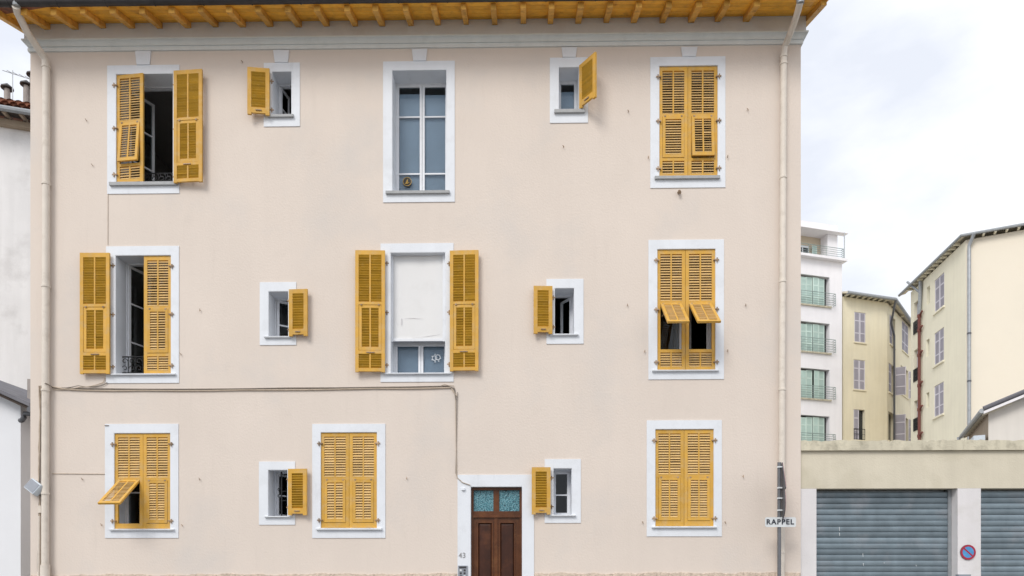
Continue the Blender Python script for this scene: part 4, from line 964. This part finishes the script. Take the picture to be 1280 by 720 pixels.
# ---- cream house on the right
def cream():
    A = at_depth(1207.5, 36.0); B = at_depth(1138.5, 42.8); C = at_depth(1420, 33.0); L = Wall(B, A); Rr = Wall(A, C)
    o = empty('cream_house', (A.x, A.y, 0), 'cream corner house with lavender shutters, zinc downpipe and a red-brown soil pipe', 'building')
    zt = zat(1207, 300, A)
    hs = [L.r(1168.3, 345.5, 1180.3, 387), L.r(1168, 413, 1179.8, 454), L.r(1167.7, 480, 1179.5, 519.5)]
    sl_ = [L.r(1158.5, 358, 1162.5, 380), L.r(1158, 424, 1161.8, 445), L.r(1158, 490.5, 1161.5, 509)]
    lg = [L.r(1142.5, 376, 1150, 416), L.r(1142.5, 436, 1149.5, 476), L.r(1142.5, 500, 1149.5, 538)]
    mb = MB(); L.sheet(mb, 0, zt, hs + sl_ + lg, .22); mb.build('wall', 'cream_render', o)
    mb = MB(); Rr.sheet(mb, 0, zt, [], .2); E = C + Vector((3, 9)); Bk = B + Vector((4, 5))
    for p, q in ((C, E), (E, Bk), (Bk, B)): mb.quad((p.x, p.y, 0), (q.x, q.y, 0), (q.x, q.y, zt), (p.x, p.y, zt))
    mb.build('wall', 'beige_render', o)
    for h in hs:
        wm = MB(); L.box(wm, h[0] - .02, h[1] + .02, -.26, -.225, h[2] - .02, h[3] + .02); wo = wm.build('window', 'dark_glass', o); um = (h[0] + h[1]) / 2
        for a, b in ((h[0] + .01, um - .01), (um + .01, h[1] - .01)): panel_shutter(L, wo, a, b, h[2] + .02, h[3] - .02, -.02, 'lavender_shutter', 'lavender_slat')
        sm = MB(); L.box(sm, h[0] - .12, h[1] + .08, -.1, .09, h[2] - .1, h[2] - .001); sm.build('sill', 'cream_render', wo)
    for h in sl_: wm = MB(); L.box(wm, h[0] - .02, h[1] + .02, -.24, -.222, h[2] - .02, h[3] + .02); wm.build('slit_window', 'cornice_paint', o)
    for h in lg:
        wm = MB(); L.box(wm, h[0] - .02, h[1] + .02, -.26, -.225, h[2] - .02, h[3] + .02); wo = wm.build('window', 'dark_glass', o); um = (h[0] + h[1]) / 2
        fm = MB(); L.box(fm, um - .12, um - .02, -.22, -.17, h[2], h[3] - .02); L.box(fm, h[0] + .02, h[0] + .1, -.22, -.17, h[2], h[3] - .02); L.box(fm, h[1] - .45, h[1] - .36, -.22, -.17, h[2], h[3] - .02); fm.build('frame', 'lavender_shutter', wo)
        rail(L, wo, h[0] + .02, h[1] - .02, .04, h[2] + .05, h[2] + .75, 4, 'iron', posts=9, r=.018)
    # eaves with rafters and gutter
    ov = .38; c = (L.n + Rr.n).normalized() * ov * 1.12; P = [B + L.n * ov - L.d * .8, A + c, C + Rr.n * ov]; Q = [B - L.d * .8, A, C]; zr = zt
    mb = MB()
    for i in range(2):
        a, b, p, q = P[i], P[i + 1], Q[i], Q[i + 1]
        lo = [(a.x, a.y, zr + .10), (b.x, b.y, zr + .10), (q.x, q.y, zr + .22), (p.x, p.y, zr + .22)]
        mb.add(lo + [(x, y, zz_ + .1) for x, y, zz_ in lo], [(0, 1, 2, 3), (4, 5, 6, 7), (0, 1, 5, 4), (1, 2, 6, 5), (2, 3, 7, 6), (3, 0, 4, 7)])
    mid = (A + C + E + Bk) / 4
    for p, q in ((B, A), (A, C), (C, E), (E, Bk), (Bk, B)): mb.add([(p.x, p.y, zr + .3), (q.x, q.y, zr + .3), (mid.x, mid.y, zr + .8)], [(0, 1, 2)])
    rf = mb.build('roof', 'eave_cream', o)
    gm = MB(); gm.tube([(p.x, p.y, zr + .14) for p in P], .08, 8); gm.build('gutter', 'zinc', rf, True)
    for wl, sp in ((L, .5), (Rr, .5)):
        for i in range(int(wl.L / sp)):
            u = .2 + sp * i; m = MB(); wl.box(m, u, u + .09, .0, ov * .85, zr + .02, zr + .14); m.build('rafter', 'cream_render', rf)
    # pipes
    def pp(wl, px, py, off): u = wl.u(px); q = wl.P(u, off, 0); return Vector((q.x, q.y, wl.z(px, py)))
    top = Rr.P(.3, ov, zr + .1)
    mb = MB(); e = pp(Rr, 1211, 312, .12); mb.tube([top, e + Vector((0, 0, .15)), e, Vector((e.x, e.y, 0))], .085, 8); dp = mb.build('downpipe', 'zinc', o, True)
    for z in (4, 6.5, 9, 11.5, 14): r = MB(); r.tube([(e.x, e.y, z), (e.x, e.y, z + .09)], .1, 8); r.build('bracket', 'sign_back', dp)
    a, b = pp(L, 1153.2, 362, .12), pp(L, 1152.2, 395, .14)
    mb = MB(); mb.tube([Vector((a.x, a.y, zr)), a, b], .10, 8); mb.build('downpipe', 'zinc', o, True)
    mb = MB(); mb.tube([b + Vector((0, 0, .05)), Vector((b.x, b.y, 0))], .085, 8)
    for py in (395, 413, 444, 482, 512, 545):
        z = L.z(1152, py); mb.tube([(b.x, b.y, z - .09), (b.x, b.y, z + .09)], .115, 8); mb.tube([Vector((b.x, b.y, z)), Vector((b.x, b.y, z + .15)) + Vector((L.d.x, L.d.y, 0)) * .4], .06, 8)
    mb.build('soil_pipe', 'pipe_red', o, True)
    mb = MB(); s = pp(L, 1143, 352, .4); mb.tube([pp(L, 1153, 372, .12) + Vector((0, 0, .3)), s], .07, 8); mb.build('overflow_pipe', 'zinc', o, True)
cream()

# ---- pale shed with sloping roof behind the garages
def shed():
    d1 = Vector((math.sin(R(25.7)), math.cos(R(25.7)))); f = Vector((d1.y, -d1.x))
    E0 = at_depth(1229.5, 25.0)                       # near end of the eave
    E1 = on_line(1203.5, E0, d1); E0n = E0
    Wc = on_line(1235.5, E0 + d1 * .35, f)            # corner of the walls
    V1 = on_line(1400, E0, f); ze = zat(1229.5, 514, E0); zv = zat(1280, 493, on_line(1280, E0, f))
    rise = (zv - ze) / (on_line(1280, E0, f) - E0).length; LV = (V1 - E0).length
    o = empty('shed', (Wc.x, Wc.y, 0), 'pale shed with a dark sloping roof standing behind the garage parapet', 'shed')
    def pt(q, z): return Vector((q.x, q.y, z))
    LE = (E1 - E0).length
    def zr(q): return ze + (q - E0).dot(f) * rise
    th = Vector((0, 0, .07))
    m = MB(); k = [pt(E0, zr(E0)), pt(V1, zr(V1)), pt(V1 + d1 * LE, zr(V1)), pt(E1, zr(E1))]
    m.add(k + [v + th for v in k], [(0, 1, 2, 3), (4, 5, 6, 7), (0, 1, 5, 4), (1, 2, 6, 5), (2, 3, 7, 6), (3, 0, 4, 7)]); rf = m.build('roof', 'roof_sheet', o)
    m = MB(); a, b = Wc, on_line(1395, Wc, f); c, d = b + d1 * (LE - .6), a + d1 * (LE - .6)
    for p, q in ((a, b), (b, c), (c, d)): m.add([pt(p, 0), pt(q, 0), pt(q, zr(q) - .02), pt(p, zr(p) - .02)], [(0, 1, 2, 3)])
    m.build('wall', 'shed_wall', o)
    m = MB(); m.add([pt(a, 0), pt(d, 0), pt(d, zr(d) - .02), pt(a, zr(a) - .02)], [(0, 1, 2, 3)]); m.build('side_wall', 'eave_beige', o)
    m = MB(); m.tube([pt(E0, ze + .10), pt(V1, zr(V1) + .10)], .085, 8); m.build('verge_tiles', 'roof_sheet', rf, True)
    m = MB(); k = [pt(E0 - d1 * .03, ze - .1), pt(V1 - d1 * .03, zr(V1) - .1), pt(V1 - d1 * .03, zr(V1) - .002), pt(E0 - d1 * .03, ze - .002)]
    m.add(k + [v + Vector((d1.x * .03, d1.y * .03, 0)) for v in k], [(0, 1, 2, 3), (4, 5, 6, 7), (0, 1, 5, 4), (2, 3, 7, 6), (3, 0, 4, 7)]); m.build('verge_board', 'tower_white', rf)
    m = MB(); m.tube([pt(E0 - f * .05, ze + .02), pt(E1 - f * .05, ze + .02)], .09, 8); m.build('gutter', 'zinc', rf, True)
    for i in range(int(LE / .6)):
        q0 = E0 + d1 * (.3 + .6 * i); q1 = q0 + f * .9; m = MB(); k = []
        for q in (q0, q1):
            for s_ in (0, .08): k += [pt(q + d1 * s_, zr(q) - .11), pt(q + d1 * s_, zr(q) - .003)]
        m.add(k, [(0, 1, 3, 2), (4, 6, 7, 5), (0, 2, 6, 4), (0, 4, 5, 1), (2, 3, 7, 6)]); m.build('rafter', 'eave_cream', rf)
    m = MB(); q = E1 - f * .15; m.tube([pt(q, ze), pt(q, ze - .3), pt(q - f * .2, ze - .5), pt(q - f * .2, 0)], .07, 8); m.build('downpipe', 'zinc', o, True)
    m = MB(); q = on_line(1231.5, E0 + d1 * .3, f); q2 = on_line(1217, E0 + d1 * .3, f); z = zat(1224, 543.5, q); w_ = Wall(q2, q); w_.box(m, 0, w_.L, -.9, 0, 0, z); m.build('cabinet', 'lamp_casing', o)
shed()

# ---- neighbours on the left
def left_house():
    D = Vector((.955, .297)); A = at_depth(-60, 19.2); B = on_line(75, A, D); wl = Wall(A, B); z = wl.z
    o = empty('neighbour_house', (A.x, A.y, 0), 'stained white neighbouring house with red tiled eave and capped chimneys', 'building')
    zt = z(20, 161); mb = MB(); wl.sheet(mb, z(20, 657), zt, [])
    bk = Vector((-D.y, D.x)) * 8
    for p, q in ((A, A + bk), (B, B + bk)): mb.quad((p.x, p.y, 0), (q.x, q.y, 0), (q.x, q.y, zt), (p.x, p.y, zt))
    mb.quad((A.x + bk.x, A.y + bk.y, 0), (B.x + bk.x, B.y + bk.y, 0), (B.x + bk.x, B.y + bk.y, zt), (A.x + bk.x, A.y + bk.y, zt)); mb.build('wall', 'old_white_wall', o)
    mb = MB(); wl.box(mb, 0, wl.L, -.2, .04, 0, z(20, 661)); mb.build('base_wall', 'chimney_render', o)
    mb = MB(); q = z(20, 658); mb.tube([wl.P(0, .05, q), wl.P(wl.L, .05, q)], .03, 6); mb.build('pipe', 'sign_back', o, True)
    mb = MB(); wl.box(mb, 0, wl.L, -.1, .18, zt - .02, zt + .14); mb.build('eave_board', 'eave_beige', o)
    # boarded eave, rafters, gutter, tile courses
    ov = .5; gp = wl.P(wl.u(20), ov + .06, 0).xy; zg = zat(20, 136, gp); z1 = zg - .13; zi = max(zg + .1, zt + .2)
    mb = MB(); k = [wl.P(0, 0, zi), wl.P(wl.L, 0, zi), wl.P(wl.L, ov, zg + .02), wl.P(0, ov, zg + .02)]
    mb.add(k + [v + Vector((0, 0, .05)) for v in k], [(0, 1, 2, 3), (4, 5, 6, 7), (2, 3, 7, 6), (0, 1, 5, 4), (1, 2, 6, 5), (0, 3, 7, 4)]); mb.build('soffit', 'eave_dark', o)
    for i in range(int(wl.L / .42)):
        m = MB(); u = .1 + .42 * i; v = [wl.P(u + e, f, g) for e in (0, .07) for f, g in ((0, zi - .1), (0, zi - .002), (ov - .03, zg + .018), (ov - .03, zg - .06))]
        m.add(v, [(0, 1, 2, 3), (4, 5, 6, 7), (0, 3, 7, 4), (1, 2, 6, 5), (2, 3, 7, 6)]); m.build('rafter', 'eave_beige', o)
    gm = MB(); gm.tube([wl.P(0, ov + .06, zg), wl.P(wl.L, ov + .06, zg)], .075, 8); gm.build('gutter', 'zinc', o, True)
    mb = MB(); k = [wl.P(0, ov - .06, zg + .06), wl.P(wl.L, ov - .06, zg + .06), wl.P(wl.L, ov - .06, zg + .34), wl.P(0, ov - .06, zg + .34), wl.P(wl.L, -5, zg + 1.6), wl.P(0, -5, zg + 1.6)]; mb.add(k, [(0, 1, 2, 3), (3, 2, 4, 5)]); rf = mb.build('roof', 'roof_tile', o)
    tm = MB(); n = 6
    for i in range(n + 1):
        a = math.pi * i / n; c = -wl.n
        for l, rr in ((0, .1), (.5, .085)):
            base = Vector((wl.d.x, wl.d.y, 0)) * (rr * math.cos(a)) + Vector((c.x, c.y, .28)) * l; tm.v.append(base + Vector((0, 0, rr * math.sin(a) * .75)))
    for i in range(n): tm.f.append([2 * i, 2 * i + 1, 2 * i + 3, 2 * i + 2])
    me = tm.mesh('roof_tile', 'roof_tile', True)
    for j in range(3):
        for i in range(int(wl.L / .21)): inst('roof_tile', me, rf, Matrix.Translation(wl.P(.1 + .21 * i + .1 * (j % 2), ov + .05 - j * .04, zg + .085 + j * .095)))
    for px, py, pt, r in ((9, 118, 111, .085), (33, 126, 107, .085), (41, 118, 95, .085)):
        q = on_line(px, wl.A - wl.n * 1.2, wl.d); base = Vector((q.x, q.y, z1 + .3)); top = zat(px, pt, q)
        m = MB(); m.tube([base, Vector((q.x, q.y, top - .02))], r, 10); ch = m.build('chimney_flue', 'chimney_render', o, True)
        m = MB(); m.tube([(q.x, q.y, top), (q.x, q.y, top + .04), (q.x, q.y, top + .16)], [r * 2.0, r * 1.95, .02], 12); cp = m.build('chimney_cowl', 'dark_zinc', ch, True)
        for i in range(3):
            t = i * 2.1; m = MB(); m.tube([(q.x + r * math.cos(t), q.y + r * math.sin(t), top - .1), (q.x + r * 1.3 * math.cos(t), q.y + r * 1.3 * math.sin(t), top + .02)], .012, 5); m.build('cowl_strut', 'dark_zinc', ch)
    q = wl.P(wl.u(1), -.8, z1 + .4); m = MB(); zt_ = W(2, 88, q.y).z; m.tube([q, Vector((q.x, q.y, zt_))], .012, 5); m.tube([(q.x - .3, q.y, zt_), (q.x + .55, q.y, zt_ - .28)], .01, 5)
    for i in range(4): m.tube([(q.x - .1 + i * .18, q.y - .1, zt_ - .07 - i * .06), (q.x - .1 + i * .18, q.y + .15, zt_ - .07 - i * .06 + .08)], .008, 5)
    m.build('aerial', 'zinc', o)
left_house()
def outbuilding():
    y = 2.6; p = lambda a, b: W(a, b, y); c = p(13.5, 600); xl = p(-120, 600).x
    o = empty('outbuilding', (c.x, y, 0), 'pale blue-white outbuilding with overhanging grey roof beside the house corner', 'building')
    e, f = p(41, 505), p(-120, 432); sl_ = (f.z - e.z) / (f.x - e.x)
    zr = lambda x: e.z + (x - e.x) * sl_
    m = MB(); m.prism([(xl, 0), (c.x, 0), (c.x, zr(c.x) - .1), (xl, zr(xl) - .1)], y + .3, y + 4); m.build('wall', 'pale_blue_wall', o)
    m = MB(); m.prism([(f.x, f.z - .08), (e.x, e.z - .08), (e.x, e.z), (f.x, f.z)], y - .1, y + 4.2); rf = m.build('roof', 'roof_sheet', o)
    m = MB(); m.prism([(f.x, f.z - .15), (e.x - .03, e.z - .15), (e.x - .03, e.z - .082), (f.x, f.z - .082)], y - .02, y + .02); m.build('verge_board', 'eave_dark', rf)
    for i in range(5):
        yy = y + .4 + i * .8; m = MB(); m.prism([(c.x - .2, zr(c.x - .2) - .2), (e.x - .05, e.z - .16), (e.x - .05, e.z - .085), (c.x - .2, zr(c.x - .2) - .085)], yy, yy + .09); m.build('rafter', 'eave_beige', rf)
    m = MB(); m.tube([(e.x + .0, y - .1, e.z - .14), (e.x + .0, y + 4.2, e.z - .14)], .07, 8); m.build('gutter', 'sign_back', rf, True)
    m = MB(); q = p(20, 514); m.tube([(e.x - .02, y + .25, e.z - .16), (q.x, y + .25, q.z), (q.x, y + .25, q.z - .08), (c.x + .05, y + .28, q.z - .14), (c.x - .02, y + .32, q.z - .14)], .055, 8); m.build('downpipe', 'sign_back', o, True)
    m = MB(); q = p(0, 458); q2 = p(0, 487); m.box(q.x - .12, q.x + .06, y + 1, y + 1.2, q2.z - .3, q.z); m.build('chimney', 'chimney_render', o)
outbuilding()
